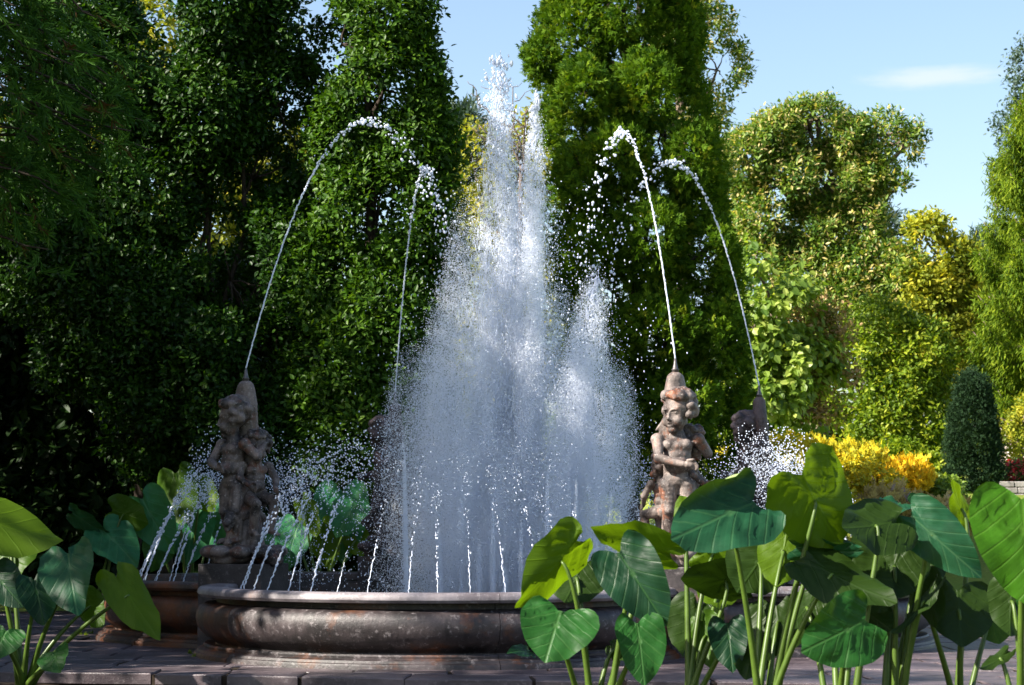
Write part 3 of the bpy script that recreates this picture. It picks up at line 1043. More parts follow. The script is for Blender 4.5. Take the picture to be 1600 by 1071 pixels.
# rim jets: low sprays that rise from the rims of the lobes and lean inwards
def rim_jet_mesh(seed, thin=False, full=False):
    r_ = np.random.default_rng(seed)
    vz, vh = r_.uniform(5.7, 6.15), r_.uniform(1.8, 2.35)
    ta = vz / G_
    ts = np.linspace(0, 0.24 * ta, 40)
    Ps = np.stack([vh * ts, 0 * ts, vz * ts - 0.5 * G_ * ts ** 2], -1) + r_.normal(size=(40, 3)) * (0.002 + 0.007 * np.linspace(0, 1, 40) ** 1.5)[:, None]
    st = stream_tube(Ps, 0.0045 if thin else 0.0082, r_, 6)
    n = 190 if thin else 520 if full else 360
    f = np.concatenate([r_.uniform(0.16, 0.7, n // 3), r_.uniform(0.55, 1.95, n - n // 3)])
    t = f * ta
    g_ = np.clip(f - 0.22, 0, 1)
    k = 1 + r_.normal(size=n) * 0.16 * g_
    kz = np.clip(1 + r_.normal(size=n) * 0.13 * g_, 0.5, 1.14)
    P = np.stack([vh * t * k, r_.normal(size=n) * 0.16 * np.clip(f - 0.3, 0, 2), (vz * t - 0.5 * G_ * t * t) * kz], -1)
    P += r_.normal(size=P.shape) * (0.004 + 0.018 * f[:, None] ** 1.5)
    P[:, 2] = np.maximum(P[:, 2], 0.01)
    Vv = np.stack([np.full(n, vh), np.zeros(n), vz - G_ * t], -1)
    rad = (0.0062 if thin else 0.0096) * r_.uniform(0.35, 1.3, n) * (1.1 - 0.25 * np.clip(f, 0, 1.5))
    stt = np.clip(3.0 * (1 - f), 1.1, 2.6)
    return npmesh("rim_jet", *st, True), drops_mesh("drops", P, Vv, rad, stt)


rj = [rim_jet_mesh(60 + q) for q in range(7)] + [rim_jet_mesh(90 + q, True) for q in range(4)] + [rim_jet_mesh(95 + q, False, True) for q in range(3)]
for a_, b_ in rj:
    a_.materials.append(M["drop"])
    b_.materials.append(M["drop"])
ORD = "first second third fourth fifth sixth seventh eighth ninth tenth eleventh twelfth thirteenth fourteenth fifteenth sixteenth seventeenth eighteenth".split()
NJ = 15
LABJ = {"front": "%s rim jet from the left along the basin's front lobe", "back": "%s rim jet from the left along the basin's far lobe", "left": "%s rim jet along the basin's left lobe, counted from the far end", "right": "%s rim jet along the basin's right lobe, counted from the near end"}
for nm, c, r, mid in LOBES:
    wc = fw(*c)
    for q in range(NJ):
        f_ = (q - (NJ - 1) / 2) / ((NJ - 1) / 2)
        an = mid + TH + (-f_ if nm == "back" else f_) * R(63) + random.uniform(-0.03, 0.03)
        px_ = wc + (r - 0.36) * np.array([math.cos(an), math.sin(an)])
        sm_, dm_ = rj[11 + random.randrange(3) if nm == "right" else random.randrange(7) if nm != "front" or q < 6 else 7 + random.randrange(4)]
        o_ = bpy.data.objects.new("rim_jet", sm_)
        o_.location = (px_[0], px_[1], WL)
        o_.rotation_euler = (0, 0, an + math.pi + random.uniform(-0.10, 0.10))
        s_ = random.uniform(0.88, 1.06)
        o_.scale = (s_ * random.uniform(0.85, 1.1), s_, s_ * random.uniform(0.92, 1.06))
        col.objects.link(o_)
        d_ = bpy.data.objects.new("drops", dm_)
        col.objects.link(d_)
        d_.parent = o_
        d_["kind"] = "stuff"
        tag(o_, LABJ[nm] % ORD[q], "water jet", "low jets rising inside the basin rim")

# the main plume: a bundle of vertical jets with falling spray; most drops are a few millimetres
PY0 = FC[1]


def column(px_base, px_top, py_top, n, sig, drift, dy=0.0, core=0.45, seed=0, pw=0.62, ragged=0.22):
    """drops of one vertical jet: the axis reaches highest, drops off the axis fall short, falling drops drift outwards"""
    r_ = np.random.default_rng(seed)
    b0 = at(px_base, 900, PY0 + dy)
    tp = at(px_top, py_top, PY0 + dy)
    H = tp[2] - WL
    lean = tp[0] - b0[0]
    g2 = r_.normal(size=(n, 2))
    rho = np.linalg.norm(g2, axis=1)
    hm = H * np.exp(-0.5 * (rho * pw) ** 2) * (1 - ragged * np.abs(r_.normal(size=n)))
    rising = r_.random(n) < core
    u = r_.random(n)
    z = hm * (1 - u ** 2)
    fz = z / H
    lat = sig * (0.35 + 0.9 * fz)
    off = g2 * lat[:, None]
    d2 = nrm(r_.normal(size=(n, 2))) * r_.random((n, 1)) ** 0.7
    fall = ~rising
    off[fall] = g2[fall] * (sig * (0.35 + 0.9 * hm[fall] / H))[:, None] + d2[fall] * (drift * u[fall] * np.sqrt(hm[fall] / 6))[:, None]
    P = np.stack([b0[0] + lean * np.where(fall, np.maximum(fz, hm / H), fz) + off[:, 0], PY0 + dy + off[:, 1], WL + z], -1)
    # strands and lumps
    w = noise3(P * [5.0, 5.0, 1.3], 1.2) + 0.6 * noise3(P * [14, 14, 5.0], 1.0)
    return P[w > -0.2 + 0.45 * r_.normal(size=n)]


COLS = [  # base px, top px, top py, drops, sigma m, drift m, depth offset, core share
    (778, 779, 80, 120000, 0.18, 0.95, 0.1, 0.5),
    (815, 837, 138, 90000, 0.13, 0.7, -0.1, 0.5),
    (880, 931, 410, 85000, 0.27, 0.8, 0.0, 0.5),
    (742, 728, 300, 70000, 0.32, 0.9, 0.4, 0.35),
    (730, 705, 420, 70000, 0.34, 0.9, -0.3, 0.35),
    (850, 872, 430, 60000, 0.30, 0.6, 0.4, 0.4),
    (690, 655, 520, 60000, 0.40, 0.7, 0.2, 0.35),
    (905, 965, 560, 50000, 0.32, 0.6, 0.2, 0.4),
    (800, 803, 240, 50000, 0.10, 0.35, 0.2, 0.7),
    (780, 780, 630, 85000, 0.75, 0.6, 0.0, 0.4),
    (862, 885, 500, 45000, 0.38, 0.6, 0.1, 0.35),
]
for q in range(16):
    bx_ = 640 + 22 * q + random.uniform(-8, 8)
    COLS.append((bx_, bx_ + (bx_ - 780) * 0.03, random.uniform(680, 830), 3500, 0.02, 0.12, -0.9 + random.uniform(-0.3, 0.3), 0.75))
plume = empty("water_plume", (FC[0], FC[1], WL))
tag(plume, "tall white plume of vertical water jets and spray in the basin's middle", "fountain plume", kind="stuff")
org = np.array([FC[0], FC[1], WL])
Pm, Rm = [], []
for q, cc in enumerate(COLS):
    Pq = column(*cc[:3], int(cc[3] * 2.1), *cc[4:8], seed=100 + q)
    r_ = np.random.default_rng(300 + q)
    n = len(Pq)
    rd = 0.0024 + 0.0026 * r_.random(n) ** 2
    isb = r_.random(n) < 0.012
    rd[isb] = r_.uniform(0.006, 0.011, isb.sum())
    Pm.append(Pq)
    Rm.append(rd)
Pm, Rm = np.concatenate(Pm), np.concatenate(Rm)
keep = Pm[:, 2] > WL
points_obj("fine_spray", Pm[keep] - org, Rm[keep], plume)
# scattered larger drops thrown wide of the plume
r_ = np.random.default_rng(77)
n = 11000
tau = r_.random(n)
side = r_.normal(size=n)
hh = 5.2 * r_.random(n) ** 0.9
xx = np.where(r_.random(n) < 0.6, 0.35, -0.25) + side * (0.45 + 0.55 * tau)
P = np.stack([FC[0] + xx, FC[1] + r_.normal(size=n) * 0.8, WL + hh * (1 - tau ** 2)], -1)
o_ = link("large_drops", drops_mesh("large_drops", P - org, np.tile([0.05, 0, -1.0], (n, 1)), r_.uniform(0.0035, 0.0095, n), r_.uniform(1, 2.0, n)), M["drop"], plume)
# drawn-out threads of water inside the plume
ns = 9000
Ps_, k_ = [], 0
for cc in ((778, 779, 86, 0.15, 2600), (815, 837, 144, 0.12, 2200), (878, 931, 428, 0.15, 1500), (742, 728, 360, 0.3, 1500), (800, 803, 260, 0.14, 1200)):
    b0, tp = at(cc[0], 900, PY0), at(cc[1], cc[2], PY0)
    g_ = r_.normal(size=(cc[4], 2))
    hm = (tp[2] - WL) * np.exp(-0.5 * (np.linalg.norm(g_, axis=1) * 0.6) ** 2)
    fz = r_.random(cc[4]) ** 0.9
    z = hm * fz
    Ps_.append(np.stack([b0[0] + (tp[0] - b0[0]) * z / (tp[2] - WL) + g_[:, 0] * cc[3] * (0.4 + fz), PY0 + g_[:, 1] * cc[3], WL + 0.05 + z], -1))
Ps_ = np.concatenate(Ps_)
link("water_threads", drops_mesh("water_threads", Ps_ - org, r_.normal(size=Ps_.shape) * 0.07 + [0, 0, 1.0], r_.uniform(0.0025, 0.0055, len(Ps_)), r_.uniform(5, 16, len(Ps_))), M["drop"], plume)
# lumps of water at the heads of the tallest jets
Pl, Rl, Sl = [], [], []
for (bx, tx, ty, hh_, nn_) in ((777, 779, 92, 1.5, 420), (812, 837, 148, 1.7, 520), (872, 931, 436, 1.2, 320)):
    tp = at(tx, ty, PY0)
    bx3 = at(bx, 900, PY0)
    for q in range(nn_):
        f_ = r_.random() ** 1.1
        z = tp[2] - f_ * hh_
        sg = 0.012 + 0.11 * f_ + (0.05 if (ty < 100 and f_ < 0.5) else 0)
        Pl.append([tp[0] + (bx3[0] - tp[0]) * (f_ * hh_ / (tp[2] - WL)) + r_.normal() * sg + 0.03 * math.sin(f_ * 31), PY0 + r_.normal() * sg, z + r_.normal() * 0.02])
        Rl.append(r_.uniform(0.006, 0.02) * (1 - 0.4 * f_))
        Sl.append(r_.uniform(1.2, 3.2))
Pl = np.array(Pl)
link("jet_heads", drops_mesh("jet_heads", Pl - org, r_.normal(size=Pl.shape) * 0.3 + [0, 0, 1.0], np.array(Rl), np.array(Sl)), M["drop"], plume)
for c_ in plume.children:
    c_["kind"] = "stuff"

# ------------------------------------------------------------------ foliage
def crown_points(lobes, n, gap=-0.35, fs=1.0, front=0.55, jit=0.25, bump=0.12):
    """clump centres spread over the shells of the lobes (cx,cy,cz,rx,ry,rz), with uneven gaps; returns points and outward directions"""
    L = np.array(lobes, float)
    area = (L[:, 3] * L[:, 5] + L[:, 3] * L[:, 4] + L[:, 4] * L[:, 5])
    P, D = [], []
    got = 0
    while got < n:
        k = rng.choice(len(L), n, p=area / area.sum())
        d = nrm(rng.normal(size=(n, 3)))
        flip = (d[:, 1] > 0) & (rng.random(n) < front)
        d[flip, 1] *= -1
        rr = 1 - jit * rng.random(n) ** 1.3 + 0.05 * rng.normal(size=n)
        p = L[k, :3] + d * L[k, 3:6] * rr[:, None]
        dd = nrm(d / L[k, 3:6])
        nz_ = noise3(p, fs)
        ok = nz_ > gap + 0.25 * rng.normal(size=n)
        p = p + dd * (bump * nz_ * L[k, 3:6].min(1))[:, None]
        for q in range(len(L)):
            s = (((p - L[q, :3]) / L[q, 3:6]) ** 2).sum(1)
            ok &= ~((s < 0.5) & (k != q))
        P.append(p[ok])
        D.append(dd[ok])
        got += ok.sum()
    return np.concatenate(P)[:n], np.concatenate(D)[:n]


LEAF2 = np.array([[0, 0, 0], [-0.46, 0.32, 0.10], [-0.36, 0.70, 0.08], [0, 1, -0.05], [0.36, 0.70, 0.08], [0.46, 0.32, 0.10]])
LEAF2_F = np.array([[0, 3, 2, 1], [0, 5, 4, 3]])


def place_leaves(P, D, N, L, W, tpl=LEAF2, tf=LEAF2_F, fold=1.0):
    D = nrm(D)
    S = nrm(np.cross(D, N))
    N = np.cross(S, D)
    V = P[:, None] + S[:, None] * (tpl[None, :, 0:1] * W[:, None, None]) + D[:, None] * (tpl[None, :, 1:2] * L[:, None, None]) + N[:, None] * (tpl[None, :, 2:3] * W[:, None, None] * fold)
    F = tf[None] + (np.arange(len(P)) * len(tpl))[:, None, None]
    return V.reshape(-1, 3), F.reshape(-1, tf.shape[1])


def sprig_crown(lobes, n, per, twig, L, W, gap=-0.35, fs=1.0, front=0.55, jit=0.25, up=0.3, tr=0.22, droop=0.0, hi=None):
    C, O = crown_points(lobes, n, gap, fs, front, jit)
    A = nrm(O + rng.normal(size=O.shape) * 0.45 + [0, 0, up])
    n = len(C)
    t = (np.arange(per)[None] + rng.random((n, per))) / per
    ref = nrm(rng.normal(size=(n, 3)))
    U = nrm(np.cross(A, ref))
    W_ = np.cross(A, U)
    ph = np.arange(per)[None] * 2.4 + rng.uniform(0, 6.28, (n, 1)) + rng.normal(size=(n, per)) * 0.3
    rad = np.cos(ph)[..., None] * U[:, None] + np.sin(ph)[..., None] * W_[:, None]
    tw = twig * rng.uniform(0.6, 1.3, (n, 1, 1))
    P = C[:, None] + A[:, None] * (t[..., None] - 0.35) * tw + rad * (0.10 * twig) + rng.normal(size=(n, per, 3)) * 0.1 * twig
    D = A[:, None] * 0.55 + rad * 0.95 + rng.normal(size=(n, per, 3)) * 0.25 + [0, 0, -droop]
    N = np.array([0, 0, 0.9]) + O[:, None] * 0.7 + rng.normal(size=(n, per, 3)) * 0.45
    s = rng.uniform(0.65, 1.2, n * per)
    V, F = place_leaves(P.reshape(-1, 3), D.reshape(-1, 3), N.reshape(-1, 3), L * s, W * s)
    ct_ = np.clip(0.42 + tr * rng.normal(size=(n, 1)), 0, 1)
    tint = np.clip(ct_ + 0.12 * rng.normal(size=(n, per)), 0, 0.85)
    if hi:
        m_ = rng.random((n, per)) < hi
        tint = np.where(m_, rng.uniform(0.86, 1.0, (n, per)), tint)
    return V, F, np.repeat(tint.ravel(), len(LEAF2))


def fan_crown(lobes, n, per, size, spikes=6, gap=-0.35, fs=1.0, front=0.55, jit=0.2, up=0.7, wid=0.16, droop=0.0, spread=0.9, cr=0.5, tr=0.2, outw=0.7, bump=0.12):
    """clumps of small flat fans of pointed scale sprays (thuja, yew, spruce)"""
    C, O = crown_points(lobes, n, gap, fs, front, jit, bump)
    n = len(C)
    P = C[:, None] + rng.normal(size=(n, per, 3)) * size * cr
    D = nrm(O[:, None] * outw + rng.normal(size=(n, per, 3)) * 0.45 + [0, 0, up - droop])
    N = rng.normal(size=(n, per, 3)) + O[:, None] * 0.5
    P, D, N = P.reshape(-1, 3), D.reshape(-1, 3), N.reshape(-1, 3)
    S = nrm(np.cross(D, N))
    N = np.cross(S, D)
    m_ = len(P)
    sz = size * rng.uniform(0.6, 1.25, m_)
    an = np.linspace(-1, 1, spikes)
    ln = (1 - 0.45 * np.abs(an))[None] * sz[:, None] * rng.uniform(0.8, 1.15, (m_, spikes))
    aa = an[None] * spread + rng.normal(size=(m_, spikes)) * 0.08
    d = D[:, None] * np.cos(aa)[..., None] + S[:, None] * np.sin(aa)[..., None]
    s2 = nrm(np.cross(d, N[:, None]))
    w = sz[:, None, None] * wid
    b0 = P[:, None] + d * (ln * 0.08)[..., None]
    mid = P[:, None] + d * (ln * 0.55)[..., None] + N[:, None] * (sz * 0.05)[:, None, None]
    tip = P[:, None] + d * ln[..., None] - np.array([0, 0, 1]) * (sz * 0.12 * (1 + 4 * droop))[:, None, None]
    V = np.stack([b0, mid - s2 * w, tip, mid + s2 * w], 2).reshape(-1, 3)
    F = (np.arange(m_ * spikes)[:, None] * 4 + np.arange(4)[None])
    ct_ = np.clip(0.45 + tr * rng.normal(size=(n, 1)), 0, 1)
    tint = np.clip(np.repeat(ct_, per, 1) + 0.1 * rng.normal(size=(n, per)), 0, 1)
    return V, F, np.repeat(tint.ravel(), spikes * 4)


def plobes(Y, lst, depth=None):
    """lobes given in photo pixels at depth Y: (px, py, rx, ry[, dY[, depth radius m]])"""
    o_ = []
    for l in lst:
        yy = Y + (l[4] if len(l) > 4 else 0)
        c_ = at(l[0], l[1], yy)
        k_ = yy / FPX
        rx, rz = l[2] * k_, l[3] * k_
        ry = l[5] if len(l) > 5 else (depth or 0.5 * (rx + min(rx, rz)))
        o_.append((*c_, rx, ry, rz))
    return o_


def limb(p0, p1, r0, r1, n=7, wob=0.05, sag=0.0):
    t = np.linspace(0, 1, n)[:, None]
    p0, p1 = np.array(p0, float), np.array(p1, float)
    P = p0 + (p1 - p0) * t
    L_ = np.linalg.norm(p1 - p0)
    P[1:-1] += rng.normal(size=(n - 2, 3)) * wob * L_ * 0.35
    P[:, 2] += sag * np.sin(t[:, 0] * math.pi) * L_
    return tube_arrays(P, np.linspace(r0, r1, n), 7)


def make_tree(name, label, cat, lobes, crown, mat, trunks, bark="bark", group=None, branch_r=0.04, limbs=True, fine=0):
    """trunks: list of (x, y, radius, top z)"""
    x0, y0 = trunks[0][0], trunks[0][1]
    z0 = float(ground_z(x0, y0))
    e = empty(name, (x0, y0, z0))
    tag(e, label, cat, group)
    org = np.array([x0, y0, z0])
    V, F, tint = crown
    c_ = link("crown", npmesh("crown", V - org, F, False, tint), M[mat] if isinstance(mat, str) else mat, e)
    c_["kind"] = "stuff"
    for (x, y, r, zt) in trunks:
        zb = float(ground_z(x, y)) - 0.15
        Vt, Ft = limb((x, y, zb), (x + rng.normal() * 0.1, y, zt), r, r * 0.35, 9, 0.03)
        link("trunk", npmesh("trunk", Vt - org, Ft, True), M[bark], e)
    if limbs:
        for l in lobes:
            t_ = trunks[int(np.argmin([abs(l[0] - q[0]) for q in trunks]))]
            zb = max(float(ground_z(t_[0], t_[1])) + 0.6, min(l[2] - l[5] * 0.6, t_[3] - 0.3))
            ps = [limb((t_[0], t_[1], zb), (l[0], l[1], l[2]), t_[2] * 0.45, branch_r * 0.6, 7, 0.08, 0.06)]
            for q in range(5 + fine):
                d_ = nrm(rng.normal(size=3) + [0, -0.2, 0.4])
                ps.append(limb((l[0], l[1], l[2]), np.array(l[:3]) + d_ * np.array(l[3:6]) * 0.85, branch_r * 0.6, branch_r * 0.15, 5, 0.1))
            Vb, Fb = merge(ps)
            link("branch", npmesh("branch", Vb - org, Fb, True), M[bark], e)
    return e


# --- the three broadleaf evergreens at left
TG = "broadleaf evergreens behind the fountain at left"
lo = plobes(35, [(140, 60, 80, 90), (215, 130, 95, 120), (120, 250, 100, 110, .6), (230, 300, 85, 120), (150, 420, 110, 110), (225, 500, 110, 100, -.4), (150, 560, 80, 60), (270, 610, 100, 85, -.5), (60, 400, 90, 130, 1.0), (240, 690, 70, 45, -.3)])
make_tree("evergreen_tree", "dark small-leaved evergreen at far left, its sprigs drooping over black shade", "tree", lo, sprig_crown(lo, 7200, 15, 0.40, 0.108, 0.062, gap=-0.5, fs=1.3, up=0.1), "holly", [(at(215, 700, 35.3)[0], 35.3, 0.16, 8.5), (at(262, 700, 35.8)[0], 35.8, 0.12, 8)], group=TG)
lo = plobes(34.6, [(350, 30, 75, 90), (455, 50, 55, 75), (330, 170, 85, 80), (435, 170, 60, 100), (395, 280, 80, 70, .3), (360, 440, 85, 60), (440, 420, 70, 100), (350, 560, 90, 85, -.4), (445, 570, 85, 90, -.4), (390, 660, 95, 75, -.6), (470, 680, 80, 65, -.5)])
make_tree("evergreen_tree", "many-stemmed dark evergreen with gaps of sky, behind the left cherub group", "tree", lo, sprig_crown(lo, 6600, 15, 0.40, 0.108, 0.062, gap=-0.4, fs=1.3, up=0.15), "holly", [(at(300, 700, 34.9)[0], 34.9, 0.09, 8.5), (at(335, 700, 35.2)[0], 35.2, 0.07, 8.2), (at(372, 700, 35)[0], 35.0, 0.08, 8.6)], group=TG)
lo = plobes(34.2, [(535, 70, 44, 70), (590, 30, 72, 90), (600, 140, 92, 90), (560, 230, 70, 90, .2), (635, 230, 66, 80), (590, 340, 108, 100), (640, 430, 70, 90, .2), (540, 440, 80, 90), (600, 520, 105, 80, -.2), (530, 580, 90, 80, -.4), (620, 610, 85, 90, -.2), (570, 690, 110, 75, -.5), (655, 700, 60, 80, 0)])
make_tree("evergreen_tree", "tall dense evergreen with glossy leaves and rounded top, left of the plume", "tree", lo, sprig_crown(lo, 7400, 15, 0.40, 0.108, 0.062, gap=-0.5, fs=1.3, up=0.2), "holly_b", [(at(580, 700, 34.5)[0], 34.5, 0.16, 9.5)], group=TG)

# --- hedge added behind them, coloured dark to fill in shade; sunlit trees beyond
lo = plobes(41, [(-40, 560, 150, 200), (110, 620, 130, 160), (250, 600, 120, 190), (400, 600, 120, 190), (540, 640, 110, 150), (-160, 560, 150, 220), (60, 500, 110, 110), (200, 480, 90, 120), (400, 480, 60, 100)] + [(x_, 830, 100, 110) for x_ in range(-160, 700, 90)], 1.5)
make_tree("shade_fill_hedge", "tall hedge added to fill the deep shade under the left trees", "hedge", lo, sprig_crown(lo, 7000, 13, 0.5, 0.24, 0.15, gap=-1.4, fs=0.8, jit=0.5, front=0.2), "shade_hedge_leaf", [(at(100, 700, 41)[0], 41, 0.12, 3.5), (at(300, 700, 41)[0], 41, 0.12, 3.5)])
LG = "sunlit yellow-green trees beyond the left evergreens"
for (nm_lab, Yq, ls) in (("sunlit yellow-green tree glimpsed at far left below the conifer", 52, [(30, 300, 110, 90), (-60, 250, 100, 120), (120, 260, 60, 90), (60, 420, 90, 80)]),
                         ("sunlit yellow-green tree showing through gaps of the left evergreens", 53, [(200, 70, 80, 80), (180, 190, 70, 80), (340, 330, 90, 90), (400, 250, 80, 90), (250, 400, 80, 80)]),
                         ("yellow-green tree behind the many-stemmed evergreen, showing as bright specks", 54, [(450, 330, 90, 90), (500, 260, 60, 60), (380, 470, 90, 90), (480, 480, 80, 90), (210, 690, 60, 70)])):
    lo = plobes(Yq, ls)
    xx = float(np.mean([l[0] for l in lo]))
    make_tree("deciduous_tree", nm_lab, "tree", lo, sprig_crown(lo, 650, 14, 0.7, 0.2, 0.13, gap=-0.6, fs=0.7), "lime_leaf", [(xx, Yq + 0.3, 0.2, 7)], group=LG)

lo = plobes(84, [(x_ + random.uniform(-20, 20), y_ + random.uniform(-25, 25), 90, 110) for x_, y_ in [(-260, 560), (-130, 600), (0, 560), (120, 620), (250, 560), (380, 620), (500, 600), (630, 640), (1100, 640), (1230, 620), (1350, 620), (1500, 600), (1620, 560), (1750, 560), (-200, 720), (-40, 730), (120, 740), (280, 740), (440, 740), (600, 740), (760, 720), (900, 720), (1080, 730), (1240, 720), (1400, 720), (1560, 700), (1720, 700)]], 2.5)
V, F, t = sprig_crown(lo, 4200, 11, 0.9, 0.36, 0.24, gap=-1.2, fs=0.5)
tag(link("woodland", npmesh("woodland", V, F, False, t), M["olive_leaf"]), "distant green woodland closing the garden behind all the trees", "woodland", kind="stuff")

# --- thuja in the centre
lo = plobes(37, [(925, -40, 70, 120), (1005, -30, 66, 130), (905, 70, 68, 90), (1000, 80, 84, 110), (1060, 60, 32, 90), (930, 190, 76, 90), (1035, 200, 78, 110), (945, 320, 78, 100), (1055, 330, 78, 110), (960, 450, 84, 110), (1070, 460, 80, 110), (985, 580, 94, 100), (1092, 590, 74, 110), (1000, 690, 94, 90), (1108, 690, 58, 80), (842, 92, 18, 24), (975, 20, 50, 60, -.7), (915, 150, 40, 50, -.9), (1010, 150, 50, 60, -.9), (970, 250, 55, 50, -1), (1075, 260, 45, 60, -.8), (910, 280, 40, 55, -.8), (1010, 380, 60, 60, -1), (920, 400, 45, 60, -.8), (1100, 400, 45, 60, -.7), (1030, 520, 60, 60, -1), (940, 540, 50, 60, -.9), (1120, 530, 40, 60, -.7), (1060, 640, 60, 60, -.9), (960, 650, 50, 60, -.9)], 1.2)
make_tree("thuja_tree", "broad columnar green conifer of flat sprays behind the plume", "tree", lo, fan_crown(lo, 11500, 9, 0.125, 5, gap=-0.65, fs=2.2, wid=0.10, up=0.55, cr=0.45, bump=0.16, jit=0.18), "thuja", [(at(985, 700, 37.3)[0], 37.3, 0.22, 10), (at(1050, 700, 37.5)[0], 37.5, 0.16, 9)])

# --- trees behind the plume and thuja
lo = plobes(60, [(740, 260, 55, 60), (700, 330, 50, 80), (760, 360, 60, 70), (800, 300, 50, 60), (740, 470, 70, 80), (810, 440, 60, 80), (850, 500, 60, 80), (780, 580, 90, 90), (850, 280, 35, 80), (835, 210, 28, 40)])
make_tree("deciduous_tree", "yellow-green tree seen through the main plume's spray", "tree", lo, sprig_crown(lo, 1300, 13, 0.6, 0.2, 0.12, gap=-0.7, fs=0.8), "lime_leaf", [(at(770, 600, 60.5)[0], 60.5, 0.25, 9)], "pale_bark")
lo = plobes(63, [(722, 225, 28, 45), (715, 290, 36, 50), (735, 350, 40, 60)])
make_tree("pine_tree", "small blue-green conifer top between left evergreen and plume", "tree", lo, fan_crown(lo, 260, 7, 0.5, 5, wid=0.07), "blue_conifer", [(at(722, 500, 63)[0], 63, 0.15, 12)])
# bare-twigged tree behind the jet heads
bt = at(815, 260, 52)
zb = float(ground_z(bt[0], 52))
ps = [limb((bt[0], 52, zb - 0.1), bt, 0.12, 0.06, 8, 0.02)]
for q in range(9):
    tx, ty = random.uniform(735, 835), random.uniform(130, 230)
    e1 = at(tx, ty, 52 + random.uniform(-1, 1))
    ps.append(limb(bt + [0, 0, random.uniform(-0.6, 0.2)], e1, 0.03, 0.012, 8, 0.12))
    for w in range(6):
        s0 = bt + (e1 - bt) * random.uniform(0.4, 1)
        ps.append(limb(s0, s0 + np.array([random.uniform(-0.5, 0.5), 0, random.uniform(-0.3, 0.45)]), 0.014, 0.006, 5, 0.2))
V, F = merge(ps)
e = empty("bare_tree", (bt[0], 52, zb))
tag(e, "bare twiggy tree behind the top of the main plume", "tree")
link("branch", npmesh("branch", V - [bt[0], 52, zb], F, True), M["twig"], e)

# --- right-hand trees
lo = plobes(52, [(1085, 40, 55, 50), (1120, 110, 42, 40), (1095, 170, 40, 45), (1060, 120, 60, 90), (1100, 260, 40, 40), (1070, 30, 50, 60)], 1.2)
make_tree("chestnut_tree", "chestnut branches with pale burrs showing past the thuja's right edge", "tree", lo, sprig_crown(lo, 900, 13, 0.4, 0.15, 0.065, gap=-0.05, fs=1.3, hi=0.14), "chestnut", [(at(1060, 400, 52.5)[0], 52.5, 0.25, 11)], "pale_bark", group="chestnut trees on the slope")
lo = plobes(60, [(1265, 205, 58, 38), (1205, 225, 46, 36), (1320, 225, 42, 30), (1370, 212, 38, 26), (1412, 230, 24, 32), (1275, 186, 36, 20), (1165, 260, 36, 46), (1230, 290, 70, 56), (1300, 300, 70, 56), (1360, 280, 44, 36), (1390, 300, 22, 16), (1200, 350, 56, 50), (1280, 370, 70, 56), (1340, 350, 44, 36), (1180, 430, 52, 56), (1270, 450, 76, 60), (1350, 420, 56, 46, -.6), (1400, 440, 42, 40, -1), (1330, 490, 70, 54, -.8)], 2.0)
make_tree("chestnut_tree", "large spreading chestnut dotted with pale burrs against the sky at right", "tree", lo, sprig_crown(lo, 6200, 14, 0.45, 0.165, 0.068, gap=-0.05, fs=1.2, hi=0.11, jit=0.3), "chestnut", [(at(1280, 600, 61)[0], 61, 0.35, 10.5)], "pale_bark", group="chestnut trees on the slope", branch_r=0.09, fine=4)
lo = plobes(48, [(1180, 420, 30, 40), (1215, 480, 60, 60), (1180, 520, 45, 70), (1240, 570, 60, 60), (1200, 630, 60, 60), (1270, 640, 50, 50)], 1.1)
make_tree("catalpa_tree", "pale green tree of large hanging leaves right of the thuja", "tree", lo, sprig_crown(lo, 620, 11, 0.5, 0.21, 0.15, gap=-0.3, fs=1.1, up=-0.1, droop=0.9), "pale_leaf", [(at(1215, 650, 48.5)[0], 48.5, 0.12, 6.5)], "pale_bark")
lo = plobes(48.6, [(1272, 500, 34, 24), (1312, 520, 26, 34), (1290, 560, 22, 40), (1255, 590, 26, 22), (1320, 585, 26, 22), (1285, 640, 30, 20)], 0.6)
make_tree("small_tree", "small brown-leaved tree beside the pale hanging-leaved one", "tree", lo, sprig_crown(lo, 330, 12, 0.5, 0.11, 0.07, gap=0.05, fs=2.0, tr=0.3), "brown_leaf", [(at(1285, 650, 49.4)[0], 49.4, 0.07, 5.5)], "pale_bark")
lo = plobes(54, [(1370, 540, 75, 60), (1330, 600, 65, 60), (1400, 610, 70, 55), (1350, 670, 90, 45), (1440, 660, 50, 45), (1430, 560, 55, 60), (1300, 680, 60, 35)], 1.2)
make_tree("shrub_thicket", "rounded green shrub mass below the chestnut at right", "shrub", lo, sprig_crown(lo, 1500, 13, 0.45, 0.14, 0.08, gap=-0.4, fs=1.1), "olive_leaf", [(at(1370, 700, 54.4)[0], 54.4, 0.1, 4.5)])
lo = plobes(64, [(1445, 362, 22, 14), (1482, 412, 34, 26), (1420, 440, 26, 20), (1500, 450, 55, 34), (1455, 470, 60, 36), (1530, 510, 50, 38), (1470, 530, 65, 36), (1510, 580, 60, 40), (1410, 500, 40, 40), (1440, 590, 60, 36), (1560, 560, 40, 50)], 1.4)
lo = [(l[0] * 58 / 64, 58 + (l[1] - 64), (l[2] - EYE) * 58 / 64 + EYE, l[3], l[4], l[5]) for l in lo]
make_tree("golden_tree", "golden-yellow layered tree between the green shrubs and the drooping spruce", "tree", lo, sprig_crown(lo, 2300, 13, 0.45, 0.17, 0.1, gap=-0.2, fs=1.1, up=0.0), "yellow_leaf", [(at(1490, 650, 58.5)[0], 58.5, 0.16, 7.5)], "pale_bark")
lo = plobes(70, [(1505, 410, 30, 50), (1372, 360, 16, 24), (1540, 430, 36, 60)])
